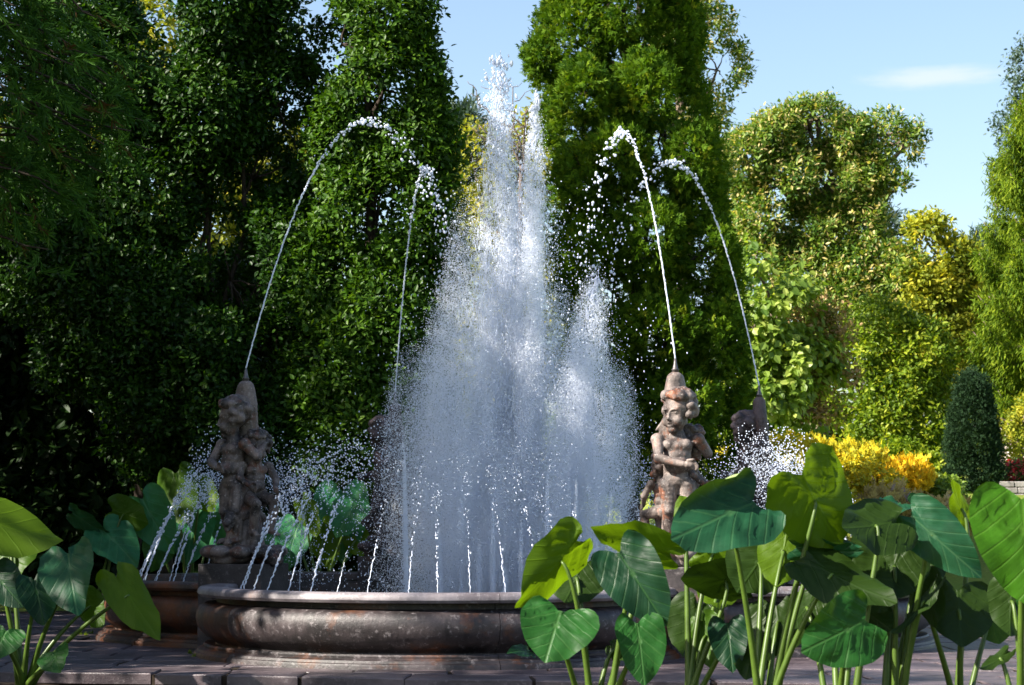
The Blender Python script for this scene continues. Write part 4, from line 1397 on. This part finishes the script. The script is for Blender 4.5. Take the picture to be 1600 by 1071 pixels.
make_tree("pine_tree", "distant grey-green conifer tops rising behind the golden tree", "tree", lo, fan_crown(lo, 260, 7, 0.55, 5, wid=0.07), "blue_conifer", [(at(1500, 600, 70)[0], 70, 0.2, 11)])
# drooping spruce at the right edge
tx = at(1628, 600, 53)[0]
tz0 = float(ground_z(tx, 53))
Vs, Fs, Ts, off = [], [], [], 0
brs = []
random.seed(31)
for q in range(135):
    zf = ((q + random.random()) / 135) ** 0.85
    zz = tz0 + 1.2 + zf * 8.9
    az = random.uniform(0, 6.28)
    if math.sin(az) > 0.3 and random.random() < 0.6:
        az = -az
    zz += 0.35 * round((zz - tz0) / 0.62) * 0.62 - 0.35 * (zz - tz0)
    ln = min(2.05 if zf > 0.55 else 1.7, 3.0 * (1 - zf) ** 0.75 + 0.25) * random.uniform(0.7, 1.1)
    p0 = np.array([tx, 53, zz])
    p1 = p0 + [math.cos(az) * ln, math.sin(az) * ln, -0.12 * ln + 0.1]
    t = np.linspace(0, 1, 8)
    pts = p0 + (p1 - p0) * t[:, None]
    pts[:, 2] += -0.25 * ln * np.sin(t * math.pi) + 0.18 * ln * t ** 3
    brs.append(tube_arrays(pts, np.linspace(0.045, 0.012, 8), 5))
    m_ = int(190 * ln) + 40
    tt = rng.random(m_) ** 0.7
    P = p0 + (p1 - p0) * tt[:, None]
    P[:, 2] += -0.25 * ln * np.sin(tt * math.pi) + 0.18 * ln * tt ** 3
    P += rng.normal(size=P.shape) * [0.09, 0.09, 0.04]
    for hang in range(4):
        P2 = P + rng.normal(size=P.shape) * 0.05 - [0, 0, 1] * (rng.random(m_) * 0.30 * (hang > 0))[:, None]
        D = np.array([math.cos(az) * 0.5, math.sin(az) * 0.5, -0.9]) + rng.normal(size=P.shape) * 0.35
        if hang == 0:
            D = D + [0, 0, 1.3]
        V, F = place_leaves(P2, D, rng.normal(size=P.shape) + [0, -0.6, 0.4], rng.uniform(0.10, 0.2, m_), rng.uniform(0.020, 0.034, m_))
        Vs.append(V)
        Fs.append(F + off)
        off += len(V)
        Ts.append(np.repeat(np.clip(random.uniform(0.3, 0.7) + rng.normal(size=m_) * 0.2, 0, 1), 6))
e = empty("spruce_tree", (tx, 53, tz0))
tag(e, "tall yellow-green spruce with drooping branchlets at the right edge", "tree")
og = np.array([tx, 53, tz0])
link("crown", npmesh("crown", np.concatenate(Vs) - og, np.concatenate(Fs), False, np.concatenate(Ts)), M["spruce"], e)["kind"] = "stuff"
V, F = merge(brs)
link("branch", npmesh("branch", V - og, F, True), M["pale_bark"], e)
V, F = limb((tx, 53, tz0 - 0.2), (tx, 53, tz0 + 10.1), 0.22, 0.03, 9, 0.01)
link("trunk", npmesh("trunk", V - og, F, True), M["bark"], e)
lo = plobes(72, [(1605, 130, 26, 60), (1590, 210, 30, 40), (1570, 265, 20, 20)], 1.0)
make_tree("cedar_tree", "dark blue-green treetop above the drooping spruce at the right edge", "tree", lo, sprig_crown(lo, 330, 12, 0.5, 0.16, 0.09, gap=-0.2, fs=1.2), "blue_conifer", [(at(1610, 500, 72.4)[0], 72.4, 0.2, 17)])
lo = plobes(50, [(1580, 690, 26, 24), (1600, 650, 30, 30), (1575, 660, 16, 16)], 0.5)
make_tree("small_tree", "small ochre cloud-pruned tree right of the dark yew", "tree", lo, sprig_crown(lo, 260, 12, 0.25, 0.09, 0.06, gap=-0.3, fs=1.6), "yellow_leaf", [(at(1586, 720, 50.1)[0], 50.1, 0.05, 3.4)], "pale_bark")
lo = plobes(66, [(1590, 560, 40, 90), (1560, 640, 40, 60), (1600, 630, 50, 70)], 1.0)
make_tree("evergreen_shrub", "mid-green evergreen shrubs behind the yew at the right edge", "shrub", lo, sprig_crown(lo, 420, 12, 0.5, 0.17, 0.1, gap=-0.3), "olive_leaf", [(at(1590, 650, 66.3)[0], 66.3, 0.1, 4)])

# clipped yew
yz = float(ground_z(at(1522, 700, 45)[0], 45))
lo = plobes(45, [(1522, 738, 40, 28), (1522, 700, 40, 42), (1521, 660, 33, 42), (1518, 630, 24, 36), (1515, 605, 13, 22)], 0.5)
make_tree("yew_tree", "dark green cone-shaped clipped yew on the slope at right", "tree", lo, fan_crown(lo, 2200, 9, 0.09, 4, gap=-1.2, fs=2.5, wid=0.10, up=0.8, cr=0.7, jit=0.12), "yew", [(at(1522, 740, 45)[0], 45, 0.12, yz + 1.2)], limbs=False)


# --- flower bank and shrubs on the slope
def mound(name, label, cat, px, py, Y, rx, ry, n, per, L, W, mat, kind="sprig", group=None, up=0.5, ex=()):
    lo = plobes(Y, [(px, py, rx, ry)] + list(ex), 0.8)
    if kind == "sprig":
        cr = sprig_crown(lo, n, per, 0.22, L, W, gap=-0.7, fs=1.8, up=up)
    else:
        cr = fan_crown(lo, n, per, L, 5, gap=-0.9, fs=1.8, wid=0.12, up=1.2, outw=0.4)
    x0 = at(px, py, Y)[0]
    z0 = float(ground_z(x0, Y))
    e = empty(name, (x0, Y, z0))
    tag(e, label, cat, group)
    V, F, t = cr
    c_ = link("foliage", npmesh("foliage", V - [x0, Y, z0], F, False, t), M[mat], e)
    c_["kind"] = "stuff"
    ps = []
    for q in range(7):
        l = lo[0]
        ps.append(limb((x0 + random.uniform(-0.08, 0.08), Y + random.uniform(-0.08, 0.08), z0 - 0.05), (l[0] + random.uniform(-0.6, 0.6) * l[3], l[1] + random.uniform(-0.5, 0.5) * l[4], l[2] + 0.3 * l[5]), 0.018, 0.008, 5, 0.08))
    V, F = merge(ps)
    link("stem", npmesh("stem", V - [x0, Y, z0], F, True), M["twig"], e)
    return e


FG = "yellow flowering shrubs on the bank"
mound("yellow_shrub", "bright yellow flowering shrub behind the right cherub group", "shrub", 1225, 730, 39.5, 55, 38, 420, 12, 0.10, 0.06, "goldenrod", group=FG, ex=[(1150, 730, 30, 28)])
mound("yellow_shrub", "yellow-green spiky shrub with upright tips along the bank's top", "shrub", 1320, 735, 41.5, 60, 36, 700, 8, 0.14, 0.06, "goldenrod", "fan", FG, ex=[(1270, 722, 40, 26)])
mound("yellow_shrub", "yellow shrub sloping down the bank left of the amber clump", "shrub", 1355, 760, 40.5, 50, 34, 360, 12, 0.10, 0.06, "goldenrod", group=FG, ex=[(1290, 765, 60, 40)])
mound("amber_shrub", "amber-orange flower clump on the sunny bank", "shrub", 1412, 748, 41.5, 38, 26, 340, 9, 0.14, 0.05, "amber", "fan", FG, ex=[(1380, 745, 20, 16)])
mound("low_shrub", "pale yellow-green low shrub right of the amber clump", "shrub", 1445, 768, 42.5, 26, 22, 240, 12, 0.09, 0.06, "lime_leaf")
mound("low_shrub", "fresh green low shrub in front of the yew", "shrub", 1475, 772, 42, 24, 20, 220, 12, 0.10, 0.06, "pale_leaf")
mound("green_shrub", "olive-green shrub between the yellow bank and the yew", "shrub", 1440, 735, 46, 40, 24, 320, 12, 0.11, 0.07, "olive_leaf", ex=[(1400, 712, 40, 22)])
mound("flower_clump", "red and pink flowers above the low wall at the right edge", "flowers", 1592, 742, 46, 22, 14, 200, 12, 0.08, 0.07, "red_flower")
mound("dry_grass_clump", "straw-coloured dry grass at the foot of the sunny bank", "grass", 1440, 820, 39.5, 70, 26, 380, 9, 0.2, 0.05, "dry_grass", "fan", ex=[(1380, 800, 40, 26)])
mound("yellow_shrub", "yellow shrub patch low on the bank behind the nearest big leaves", "shrub", 1215, 800, 38, 40, 55, 360, 12, 0.10, 0.06, "goldenrod", group=FG, ex=[(1290, 800, 50, 30)])
# low stone wall and a roof at the right edge
wl0, wl1 = at(1562, 765, 44.5), at(1680, 765, 44.5)
wall = empty("stone_wall", (wl0[0], 44.5, float(ground_z(wl0[0], 44.5))))
tag(wall, "low pale stone wall under the red flowers at the right edge", "wall")
wz = 1.92
wm = stone_mat("wall_stone", (0.38, 0.35, 0.33), (0.2, 0.18, 0.17), (0.5, 0.47, 0.45), world_space=True, scale=2)
for rr in range(3):
    x = wl0[0] + 0.1 * (rr % 2)
    while x < wl1[0]:
        w_ = random.uniform(0.18, 0.34)
        V, F = box_arrays(0, w_ - 0.012, 0, 0.3, 0, 0.118)
        ob = link("stone", npmesh("stone", V, F), wm, wall, (x - wl0[0], random.uniform(-0.01, 0.01), wz + rr * 0.13 - float(ground_z(wl0[0], 44.5))))
        bevel(ob, 0.012, 1)
        x += w_
V, F = box_arrays(0, wl1[0] - wl0[0], 0.02, 0.28, -0.6, wz - 0.002 - float(ground_z(wl0[0], 44.5)))
link("footing", npmesh("footing", V, F), wm, wall)
hp = at(1590, 618, 74)
hz = float(ground_z(hp[0], 74))
house = empty("garden_house", (hp[0] + 1.5, 74, hz))
tag(house, "small roof glimpsed among foliage at the right edge", "building")
zt = hp[2] - hz
V = np.array([[-2.2, -1.5, zt - 0.55], [2.2, -1.5, zt - 0.55], [2.2, 1.5, zt - 0.55], [-2.2, 1.5, zt - 0.55], [-2.0, 0, zt + 0.3], [2.0, 0, zt + 0.3]])
link("roof", npmesh("roof", V, [np.array([[0, 1, 5, 4], [2, 3, 4, 5], [3, 2, 1, 0]]), np.array([[1, 2, 5], [3, 0, 4]])]), plain_mat("roof_tin", (0.55, 0.55, 0.58), 0.5), house)
V, F = box_arrays(-1.9, 1.9, -1.3, 1.3, 0, zt - 0.56)
link("wall", npmesh("wall", V, F), plain_mat("house_wall", (0.45, 0.38, 0.34), 0.8), house)

# --- conifer with hanging needle tufts, upper left, nearest of the trees; its trunk stands outside the frame
cx, cyy = -7.6, 24.5
cz0 = -0.16
e = empty("cryptomeria_tree", (cx, cyy, cz0))
tag(e, "conifer with drooping feathery branches hanging in at the upper left", "tree")
og = np.array([cx, cyy, cz0])
V, F = limb((cx, cyy, cz0 - 0.2), (cx, cyy, 17), 0.34, 0.08, 10, 0.01)
link("trunk", npmesh("trunk", V - og, F, True), M["bark"], e)
Vs, Fs, Ts, off, brs = [], [], [], 0, []
ends = []
for (ex, ey, dY) in [(30, 40, -1.5), (75, 30, -.5), (110, 70, -1.2), (60, 110, -.8), (120, 120, .2), (165, 90, -.3), (180, 40, .2), (150, 160, -1), (100, 180, -1.4), (190, 150, 0), (205, 205, -.6), (225, 190, .1), (235, 235, -.4), (170, 230, -.9), (130, 240, .3), (60, 220, -1.5), (20, 150, -1.2), (90, 290, -1.1), (115, 315, -.7), (60, 340, -1), (75, 390, -1.1), (20, 350, -.3), (15, 240, .4), (200, 110, .8), (40, 70, .5), (140, 20, .6), (5, 90, 0), (30, 190, .8), (110, 300, .6), (160, 270, -.4), (80, 140, .9), (50, 20, -1), (0, 30, -.6), (15, 300, -1)]:
    ends.append(at(ex, ey, cyy + dY))
for q in range(210):
    zz = random.uniform(5.5, 16.5)
    az = random.uniform(0, 6.28)
    ln = (1 - (zz - 5.5) / 14) * 3.6 * random.uniform(0.6, 1.05)
    ends.append(np.array([cx + math.cos(az) * ln - 0.3, cyy + math.sin(az) * ln, zz]))
for q, e1 in enumerate(ends):
    zb = min(e1[2] + random.uniform(0.0, 0.9), 16.5)
    p0 = np.array([cx, cyy, zb])
    t = np.linspace(0, 1, 10)
    L_ = np.linalg.norm(e1 - p0)
    pts = p0 + (e1 - p0) * t[:, None]
    pts[:, 2] += 0.10 * L_ * np.sin(t * math.pi)
    pts[1:-1] += rng.normal(size=(8, 3)) * 0.035
    brs.append(tube_arrays(pts, np.linspace(0.035, 0.008, 10), 5))
    nt_ = 15 if q < 34 else 9
    for w in range(nt_):
        f_ = 1 - 0.55 * random.random() ** 1.5
        b0 = p0 + (e1 - p0) * f_ + [0, 0, 0.10 * L_ * math.sin(f_ * math.pi)] + rng.normal(size=3) * 0.10
        dr = nrm(nrm(e1 - p0) * 0.8 + rng.normal(size=3) * 0.55 + [0, 0, -0.35])
        m_ = 26
        tt = rng.random(m_)
        ln = random.uniform(0.22, 0.42)
        P = b0 + dr * (tt * ln)[:, None]
        P[:, 2] -= 0.22 * ln * tt ** 2
        D = dr + rng.normal(size=(m_, 3)) * 0.42 + [0, 0, -0.3] * tt[:, None]
        V, F = place_leaves(P, D, rng.normal(size=(m_, 3)), rng.uniform(0.10, 0.2, m_), rng.uniform(0.014, 0.024, m_))
        Vs.append(V)
        Fs.append(F + off)
        off += len(V)
        tb = random.uniform(0.2, 0.8) if random.random() > 0.08 else 0.98
        Ts.append(np.repeat(np.clip(tb + rng.normal(size=m_) * 0.08, 0, 1), 6))
link("crown", npmesh("crown", np.concatenate(Vs) - og, np.concatenate(Fs), False, np.concatenate(Ts)), M["cryptomeria"], e)["kind"] = "stuff"
V, F = merge(brs)
link("branch", npmesh("branch", V - og, F, True), M["bark"], e)

# --- unseen trees set just outside the frame at left to shade the fountain
SG = "unseen shade trees left of the fountain"
for lab, x, y, zt, rad in (("big unseen shade tree at left beside the paving", -13.5, 30.5, 13, 3.4), ("tall unseen shade tree at left level with the fountain", -14, 24.8, 14.5, 3.4), ("big unseen shade tree at left near the planting bed", -13, 20.0, 13.5, 3.4), ("unseen shade tree at left nearest the planting bed", -13.5, 13.0, 14, 3.2), ("unseen shade tree at far left behind the conifer", -15.5, 36.0, 17, 4.0)):
    lo = [(x + random.uniform(-1, 1), y + random.uniform(-1, 1), zt - 3 - 2.6 * q + random.uniform(-.5, .5), rad * (0.62 + 0.1 * q), rad * (0.62 + 0.1 * q), 2.4) for q in range(5)]
    make_tree("shade_tree", lab, "tree", lo, sprig_crown(lo, 1500, 12, 0.7, 0.28, 0.17, gap=-0.3, fs=0.6, front=0.0, jit=0.6), "holly", [(x, y, 0.3, zt - 3)], group=SG)

mo = []
for px_, py_ in [(135, 992), (160, 996), (190, 998), (215, 1000), (240, 1001), (262, 1000), (310, 1024), (1400, 1000)]:
    for q in range(3):
        w_ = atz(px_ + random.uniform(-12, 12), py_ + random.uniform(-2, 3), 0.0)
        mo.append((w_[0], w_[1], 0.0, 0.05, 0.05, 0.022))
V, F, t = sprig_crown(mo, 420, 9, 0.035, 0.022, 0.015, gap=-3, jit=0.3)
tag(link("moss", npmesh("moss", V, F, False, t), M["olive_leaf"]), "small tufts of moss on the paving joints by the basin's foot", "moss", kind="stuff")

# ------------------------------------------------------------------ elephant ear plants
OUT = np.array([(0, 1), (0.05, 0.98), (0.13, 0.94), (0.30, 0.85), (0.50, 0.725), (0.69, 0.555), (0.85, 0.34), (0.955, 0.10), (1.0, -0.13), (0.985, -0.31), (0.91, -0.465), (0.79, -0.575), (0.64, -0.635), (0.48, -0.645), (0.33, -0.605), (0.20, -0.535), (0.09, -0.455), (0.0, -0.41)])


def ear_leaf(A, T, Wd, face=1, roll=0.0, cup=0.10, droop=0.15, wave=0.055, curl=0.0, back=1.0, seed=0):
    """A: where the stalk joins; T: tip; Wd: full width. face 1 shows its upper side to -y, -1 its underside"""
    r_ = random.Random(seed)
    A, T = np.array(A, float), np.array(T, float)
    Wd = Wd * 0.97
    m_ = T - A
    Lt = np.linalg.norm(m_)
    m_ = m_ / Lt
    n0 = np.array([0, -1.0, 0.25])
    n0 = nrm(n0 - m_ * (n0 @ m_))
    s0 = np.cross(m_, n0)
    n_ = n0 * math.cos(roll) + s0 * math.sin(roll)
    n_ = n_ * face
    s_ = np.cross(m_, n_)
    half = OUT.copy()
    half[:, 1] = np.where(half[:, 1] < 0, half[:, 1] * back, half[:, 1])
    asym = r_.uniform(0.92, 1.08)
    per = np.concatenate([half * [asym, 1], (half[1:-1] * [-1 / asym, 1])[::-1]])
    n_p = len(per)
    rings = 9
    rr = np.linspace(0, 1, rings + 1)[1:]
    phs = r_.uniform(0, 6.28)
    Vl = [np.zeros(3)]
    uv = [(0.0, 0.0)]
    Wh = Wd / 2
    ph2 = r_.uniform(0, 6.28)
    for r in rr:
        for q, (x, y) in enumerate(per):
            x_, y_ = x * r, y * r
            th = math.atan2(x, y + 0.25)
            wv = wave * Lt * (math.sin(th * 6 + phs) + 0.6 * math.sin(th * 11 + ph2)) * r ** 3
            z = cup * Wh * abs(x_) ** 1.4 - droop * Lt * max(0, y_) ** 2 - 0.06 * Lt * max(0, -y_) + wv
            # ribbing between the side veins
            z += -0.017 * (Wd / 0.6) * math.cos((y_ - 0.62 * abs(x_) ** 0.8) * 3.3 * 6.283) * min(1, abs(x_) * 2.5)
            X_ = x_ * Wh
            if curl and x_ * math.copysign(1, curl) > 0.5:
                k = abs(curl) * 4.0 * (abs(x_) - 0.5)
                rad_ = Wh / (abs(curl) * 4.0)
                X_ = math.copysign(0.5 * Wh + rad_ * math.sin(k), x_)
                z += rad_ * (1 - math.cos(k))
            Vl.append(np.array([X_, y_ * Lt, z]))
            uv.append((x_, y_))
    Vl = np.array(Vl)
    V = A + Vl[:, 0:1] * s_ + Vl[:, 1:2] * m_ + Vl[:, 2:3] * n_
    k = np.arange(n_p)
    k2 = (k + 1) % n_p
    tri = np.stack([np.zeros(n_p, int), 1 + k2, 1 + k], -1)
    quads = []
    for q in range(rings - 1):
        b_ = 1 + q * n_p
        quads.append(np.stack([b_ + k, b_ + k2, b_ + n_p + k2, b_ + n_p + k], -1))
    quads = np.concatenate(quads)
    # orient so that the front face is the upper side
    c0 = np.cross(Vl[1 + n_p // 4] - Vl[0], Vl[1] - Vl[0])[2]
    t0 = Vl[tri[0]]
    if np.cross(t0[1] - t0[0], t0[2] - t0[0])[2] < 0:
        tri = tri[:, ::-1]
    t1 = Vl[quads[5]]
    if np.cross(t1[1] - t1[0], t1[2] - t1[0])[2] < 0:
        quads = quads[:, ::-1]
    return V, [quads, tri], np.array(uv), n_


def bez(p0, p1, p2, p3, n=14):
    t = np.linspace(0, 1, n)[:, None]
    return (1 - t) ** 3 * p0 + 3 * (1 - t) ** 2 * t * p1 + 3 * (1 - t) * t * t * p2 + t ** 3 * p3


seed_ = [0]


def ear_plant(label, base_px, Y, leaves, zg=-0.13, group="elephant ear plants around the basin", stalk=0.029, name="elephant_ear_plant"):
    """leaves: (attach px, attach py, tip px, tip py, width px, face, mat, opts)"""
    bx = at(base_px, 900, Y)[0]
    og = np.array([bx, Y, zg])
    e = empty(name, og)
    tag(e, label, "plant", group)
    for lf in leaves:
        ax_, ay_, tx_, ty_, wpx, face, mt = lf[:7]
        op = dict(lf[7]) if len(lf) > 7 else {}
        seed_[0] += 1
        dY = op.pop("dy", random.Random(seed_[0]).uniform(-0.25, 0.25))
        tdy = op.pop("tdy", -0.12)
        no_stalk = op.pop("nostalk", False)
        box = op.pop("box", None)
        for it in range(4 if box else 1):  # grow or shrink the leaf until its outline has the measured extent
            A = at(ax_, ay_, Y + dY)
            T = at(tx_, ty_, Y + dY + tdy)
            V, F, uv, n_ = ear_leaf(A, T, wpx * (Y + dY) / FPX, face, seed=seed_[0], **op)
            if box and it < 3:
                pp = proj(V)
                x0, y0 = pp.min(0)
                x1, y1 = pp.max(0)
                fx, fy = (box[1] - box[0]) / (x1 - x0), (box[3] - box[2]) / (y1 - y0)
                fx, fy = min(1.6, max(0.6, fx)), min(1.6, max(0.6, fy))
                cx0, cy0, bx0, by0 = (x0 + x1) / 2, (y0 + y1) / 2, (box[0] + box[1]) / 2, (box[2] + box[3]) / 2
                ax_, ay_ = bx0 + (ax_ - cx0) * fx, by0 + (ay_ - cy0) * fy
                tx_, ty_ = bx0 + (tx_ - cx0) * fx, by0 + (ty_ - cy0) * fy
                wpx *= math.sqrt(fx * fy)
        lo_ = link("leaf", npmesh("leaf", V - og, F, True, None, uv), M[mt], e)
        if not no_stalk:
            b0 = og + [random.uniform(-0.06, 0.06), random.uniform(-0.05, 0.05), -0.03]
            m_ = nrm(T - A)
            H_ = A[2] - b0[2]
            A2 = A - n_ * 0.004
            p1 = A2 - n_ * 0.10 * max(0.5, min(1.2, H_)) - m_ * 0.05 + [0, 0, -0.08]
            p2 = b0 + [(A[0] - b0[0]) * 0.28, (A[1] - b0[1]) * 0.3, H_ * 0.55]
            pts = bez(A2, p1, p2, b0)
            V, F = tube_arrays(pts, np.linspace(0.010, stalk, 14) * np.array([1] * 10 + [1.05, 1.15, 1.25, 1.3]), 8)
            link("leaf_stalk", npmesh("leaf_stalk", V - og, F, True), M["petiole"], e)
    return e


ear_plant("elephant ear plant at the left edge with a blue-green leaf and long drooping leaf", 42, 19.7, [
    (-38, 806, 100, 868, 150, -1, "ear_lime", dict(box=(-110,99,755,872), roll=-0.35, dy=-0.1, droop=0.1, tdy=0.1)),
    (84, 893, 93, 963, 104, 1, "ear_teal", dict(box=(59,146,838,963), dy=-0.45, roll=0.15, tdy=-0.3)),
    (54, 926, 68, 978, 72, 1, "ear_dark", dict(box=(24,90,890,978), dy=-0.3, roll=-0.3)),
    (6, 905, 34, 950, 70, 1, "ear_dark", dict(box=(-34,42,872,950), dy=-0.2)),
    (5, 1003, -14, 1034, 80, 1, "ear_green", dict(box=(-30,39,970,1034), dy=-0.5)),
    (79, 1026, 84, 1052, 62, 1, "ear_green", dict(box=(56,108,1004,1052), dy=-0.55, roll=0.2)),
    (177, 931, 236, 1000, 78, -1, "ear_lime", dict(box=(149,251,877,1001), dy=-0.35, roll=-0.4, droop=0.05, tdy=-0.1)),
    (140, 930, 163, 979, 66, -1, "ear_green", dict(box=(116,166,915,981), dy=0.15, roll=0.5)),
    (20, 850, 30, 905, 90, -1, "ear_green", dict(dy=0.35, roll=0.1)),
], zg=-0.02)
ear_plant("elephant ear plant left of the basin behind the thin side jets", 150, 29.5, [
    (166, 843, 203, 886, 78, 1, "ear_pale", dict(box=(130,219,803,888), roll=-0.35, dy=-0.2)),
    (190, 810, 228, 826, 60, -1, "ear_green", dict(box=(163,232,772,832), roll=0.4)),
    (218, 792, 258, 862, 92, 1, "ear_pale", dict(box=(190,276,754,866), dy=0.2, roll=0.15)),
    (128, 812, 165, 836, 40, 1, "ear_teal", dict(roll=0.8, nostalk=True)),
])
ear_plant("elephant ear plant between the left lobe and dark cherub group", 295, 31.2, [
    (280, 765, 292, 825, 70, -1, "ear_green", dict(roll=0.3)),
    (332, 820, 345, 880, 66, 1, "ear_pale", dict(roll=0.3)),
    (300, 830, 290, 885, 70, 1, "ear_pale", dict()),
    (250, 850, 238, 893, 60, 1, "ear_green", dict(roll=-0.4)),
    (318, 770, 340, 800, 50, -1, "ear_lime", dict(roll=0.4)),
])
ear_plant("elephant ear plant seen through spray between the left statues", 500, 31.8, [
    (460, 826, 446, 888, 74, 1, "ear_pale", dict(box=(428,492,803,892), roll=0.2)),
    (507, 830, 522, 892, 62, -1, "ear_lime", dict(box=(478,532,806,892), roll=0.2)),
    (556, 792, 522, 812, 64, 1, "ear_pale", dict(box=(518,576,768,842), roll=0.2, dy=-0.3)),
    (556, 845, 566, 872, 44, -1, "ear_lime", dict()),
    (430, 858, 420, 892, 50, 1, "ear_pale", dict()),
    (535, 800, 535, 880, 90, 1, "ear_pale", dict(dy=0.3)),
    (480, 800, 500, 840, 40, -1, "ear_lime", dict(roll=0.5)),
])
ear_plant("elephant ear plant with a round leaf before the basin's front wall", 934, 14.8, [
    (905, 866, 806, 949, 128, -1, "ear_lime", dict(box=(804,926,806,951), roll=-0.75, dy=-0.1, droop=-0.05, cup=0.3)),
    (915, 893, 893, 945, 112, -1, "ear_dark", dict(box=(858,952,858,943), dy=0.2, roll=0.15, back=1.3)),
    (884, 973, 868, 1036, 132, 1, "ear_green", dict(box=(811,939,931,1036), dy=-0.5, roll=0.1)),
    (968, 888, 1030, 978, 122, 1, "ear_dark", dict(box=(923,1048,827,979), dy=-0.25, roll=0.2, cup=0.18)),
    (1042, 887, 935, 832, 100, -1, "ear_lime", dict(box=(922,1076,814,892), dy=0.15, roll=-0.7)),
    (993, 1009, 1003, 1072, 84, 1, "ear_green", dict(box=(961,1041,957,1073), dy=-0.4, roll=-0.15)),
    (955, 1020, 972, 1062, 48, -1, "ear_dark", dict(box=(943,978,1000,1032), dy=0.1, roll=0.4)),
    (818, 1018, 796, 1016, 30, 1, "ear_dark", dict(roll=0.6, nostalk=True, dy=0.2)),
])
ear_plant("elephant ear plant with olive leaves left of the tall folded leaf", 1072, 15.4, [
    (1128, 912, 1068, 892, 96, -1, "ear_dark", dict(box=(1063,1188,872,938), roll=-0.75, dy=0.0)),
    (1100, 866, 1162, 858, 100, -1, "ear_lime", dict(box=(1070,1180,828,892), roll=0.5, dy=0.3)),
    (1122, 925, 1120, 955, 70, -1, "ear_lime", dict(dy=0.4)),
    (1140, 1000, 1148, 1052, 74, 1, "ear_dark", dict(box=(1106,1168,960,1052), dy=-0.3, roll=0.1)),
    (1100, 985, 1118, 1046, 62, -1, "ear_green", dict(box=(1074,1132,952,1048), dy=0.1, roll=0.5)),
    (1072, 800, 1062, 840, 40, -1, "ear_lime", dict(dy=0.3, roll=0.3)),
    (1085, 970, 1065, 1030, 90, -1, "ear_dark", dict(dy=0.5)),
])
ear_plant("tallest elephant ear plant, with one leaf folded to show its pale underside", 1182, 14.6, [
    (1163, 805, 1056, 858, 180, 1, "ear_fold", dict(box=(1048,1228,731,864), roll=0.2, dy=-0.4, curl=1.35, cup=0.1, droop=0.1, tdy=-0.2)),
    (1221, 797, 1268, 868, 165, -1, "ear_lime", dict(box=(1198,1332,690,858), roll=-0.2, dy=-0.1, back=1.35, droop=0.05, tdy=0.1, wave=0.05)),
    (1240, 830, 1222, 918, 120, -1, "ear_lime", dict(box=(1183,1264,818,918), dy=0.4, roll=0.2)),
    (1212, 978, 1225, 1030, 124, -1, "ear_dark", dict(box=(1168,1262,928,1028), dy=0.3, roll=0.2)),
    (1185, 880, 1150, 930, 110, -1, "ear_dark", dict(dy=0.5)),
    (1175, 1010, 1165, 1066, 80, -1, "ear_dark", dict(dy=0.5)),
    (1282, 896, 1398, 946, 110, -1, "ear_dark", dict(box=(1226,1402,846,948), roll=-0.45, dy=-0.2, wave=0.05)),
    (1290, 862, 1345, 880, 80, 1, "ear_teal", dict(box=(1228,1350,836,884), roll=0.85, dy=0.0)),
])
ear_plant("elephant ear plant with one broad round leaf facing out, low at right", 1312, 14.4, [
    (1324, 973, 1262, 1034, 148, 1, "ear_green", dict(box=(1250,1392,926,1039), dy=-0.5, roll=-0.2)),
    (1378, 846, 1340, 868, 150, -1, "ear_dark", dict(box=(1312,1442,788,858), dy=0.1, roll=0.35, back=1.5)),
    (1345, 905, 1385, 960, 110, -1, "ear_dark", dict(dy=0.3)),
    (1300, 860, 1270, 905, 120, 1, "ear_teal", dict(dy=0.4, roll=-0.3)),
    (1350, 950, 1395, 990, 80, -1, "ear_dark", dict(dy=0.5)),
    (1260, 950, 1230, 990, 60, -1, "ear_dark", dict(dy=0.4, roll=0.4)),
])
ear_plant("elephant ear plant with a sweeping blue-green leaf pointing right", 1386, 14.9, [
    (1432, 830, 1532, 900, 104, 1, "ear_teal", dict(box=(1393,1534,770,904), roll=0.35, dy=-0.3, cup=-0.1)),
    (1420, 830, 1400, 930, 130, -1, "ear_dark", dict(box=(1348,1458,842,938), dy=0.0, roll=0.2)),
    (1450, 800, 1475, 812, 80, 1, "ear_dark", dict(box=(1418,1478,772,818), roll=0.8, dy=0.3)),
    (1400, 790, 1385, 800, 60, 1, "ear_teal", dict(roll=0.6, dy=0.2)),
    (1445, 940, 1400, 1000, 30, -1, "ear_dark", dict(roll=0.9)),
    (1390, 860, 1340, 915, 130, -1, "ear_dark", dict(dy=0.3)),
    (1440, 870, 1450, 930, 90, -1, "ear_dark", dict(dy=0.4)),
])
ear_plant("elephant ear plant with dark shaded leaves on a thick stalk at right", 1488, 15.3, [
    (1497, 945, 1500, 1015, 128, -1, "ear_dark", dict(box=(1443,1557,903,1012), dy=-0.1, back=1.2)),
    (1510, 818, 1488, 752, 60, -1, "ear_lime", dict(box=(1482,1522,750,832), roll=0.5, dy=0.2)),
    (1450, 925, 1470, 985, 60, -1, "ear_dark", dict(roll=0.8, dy=-0.3)),
    (1548, 965, 1560, 1010, 90, -1, "ear_green", dict(dy=0.4)),
])
ear_plant("elephant ear plant at the right edge with a huge bright green leaf", 1592, 14.2, [
    (1602, 826, 1612, 950, 196, 1, "ear_lime", dict(box=(1514,1700,748,948), dy=-0.5, roll=0.1, back=1.05, wave=0.03)),
    (1585, 1013, 1533, 1046, 40, -1, "ear_dark", dict(box=(1530,1588,1008,1048), dy=0.1, roll=0.6)),
    (1580, 940, 1576, 1000, 80, -1, "ear_dark", dict(dy=0.2)),
    (1640, 930, 1650, 1010, 120, 1, "ear_green", dict(dy=-0.2)),
])
print("paving", npav)
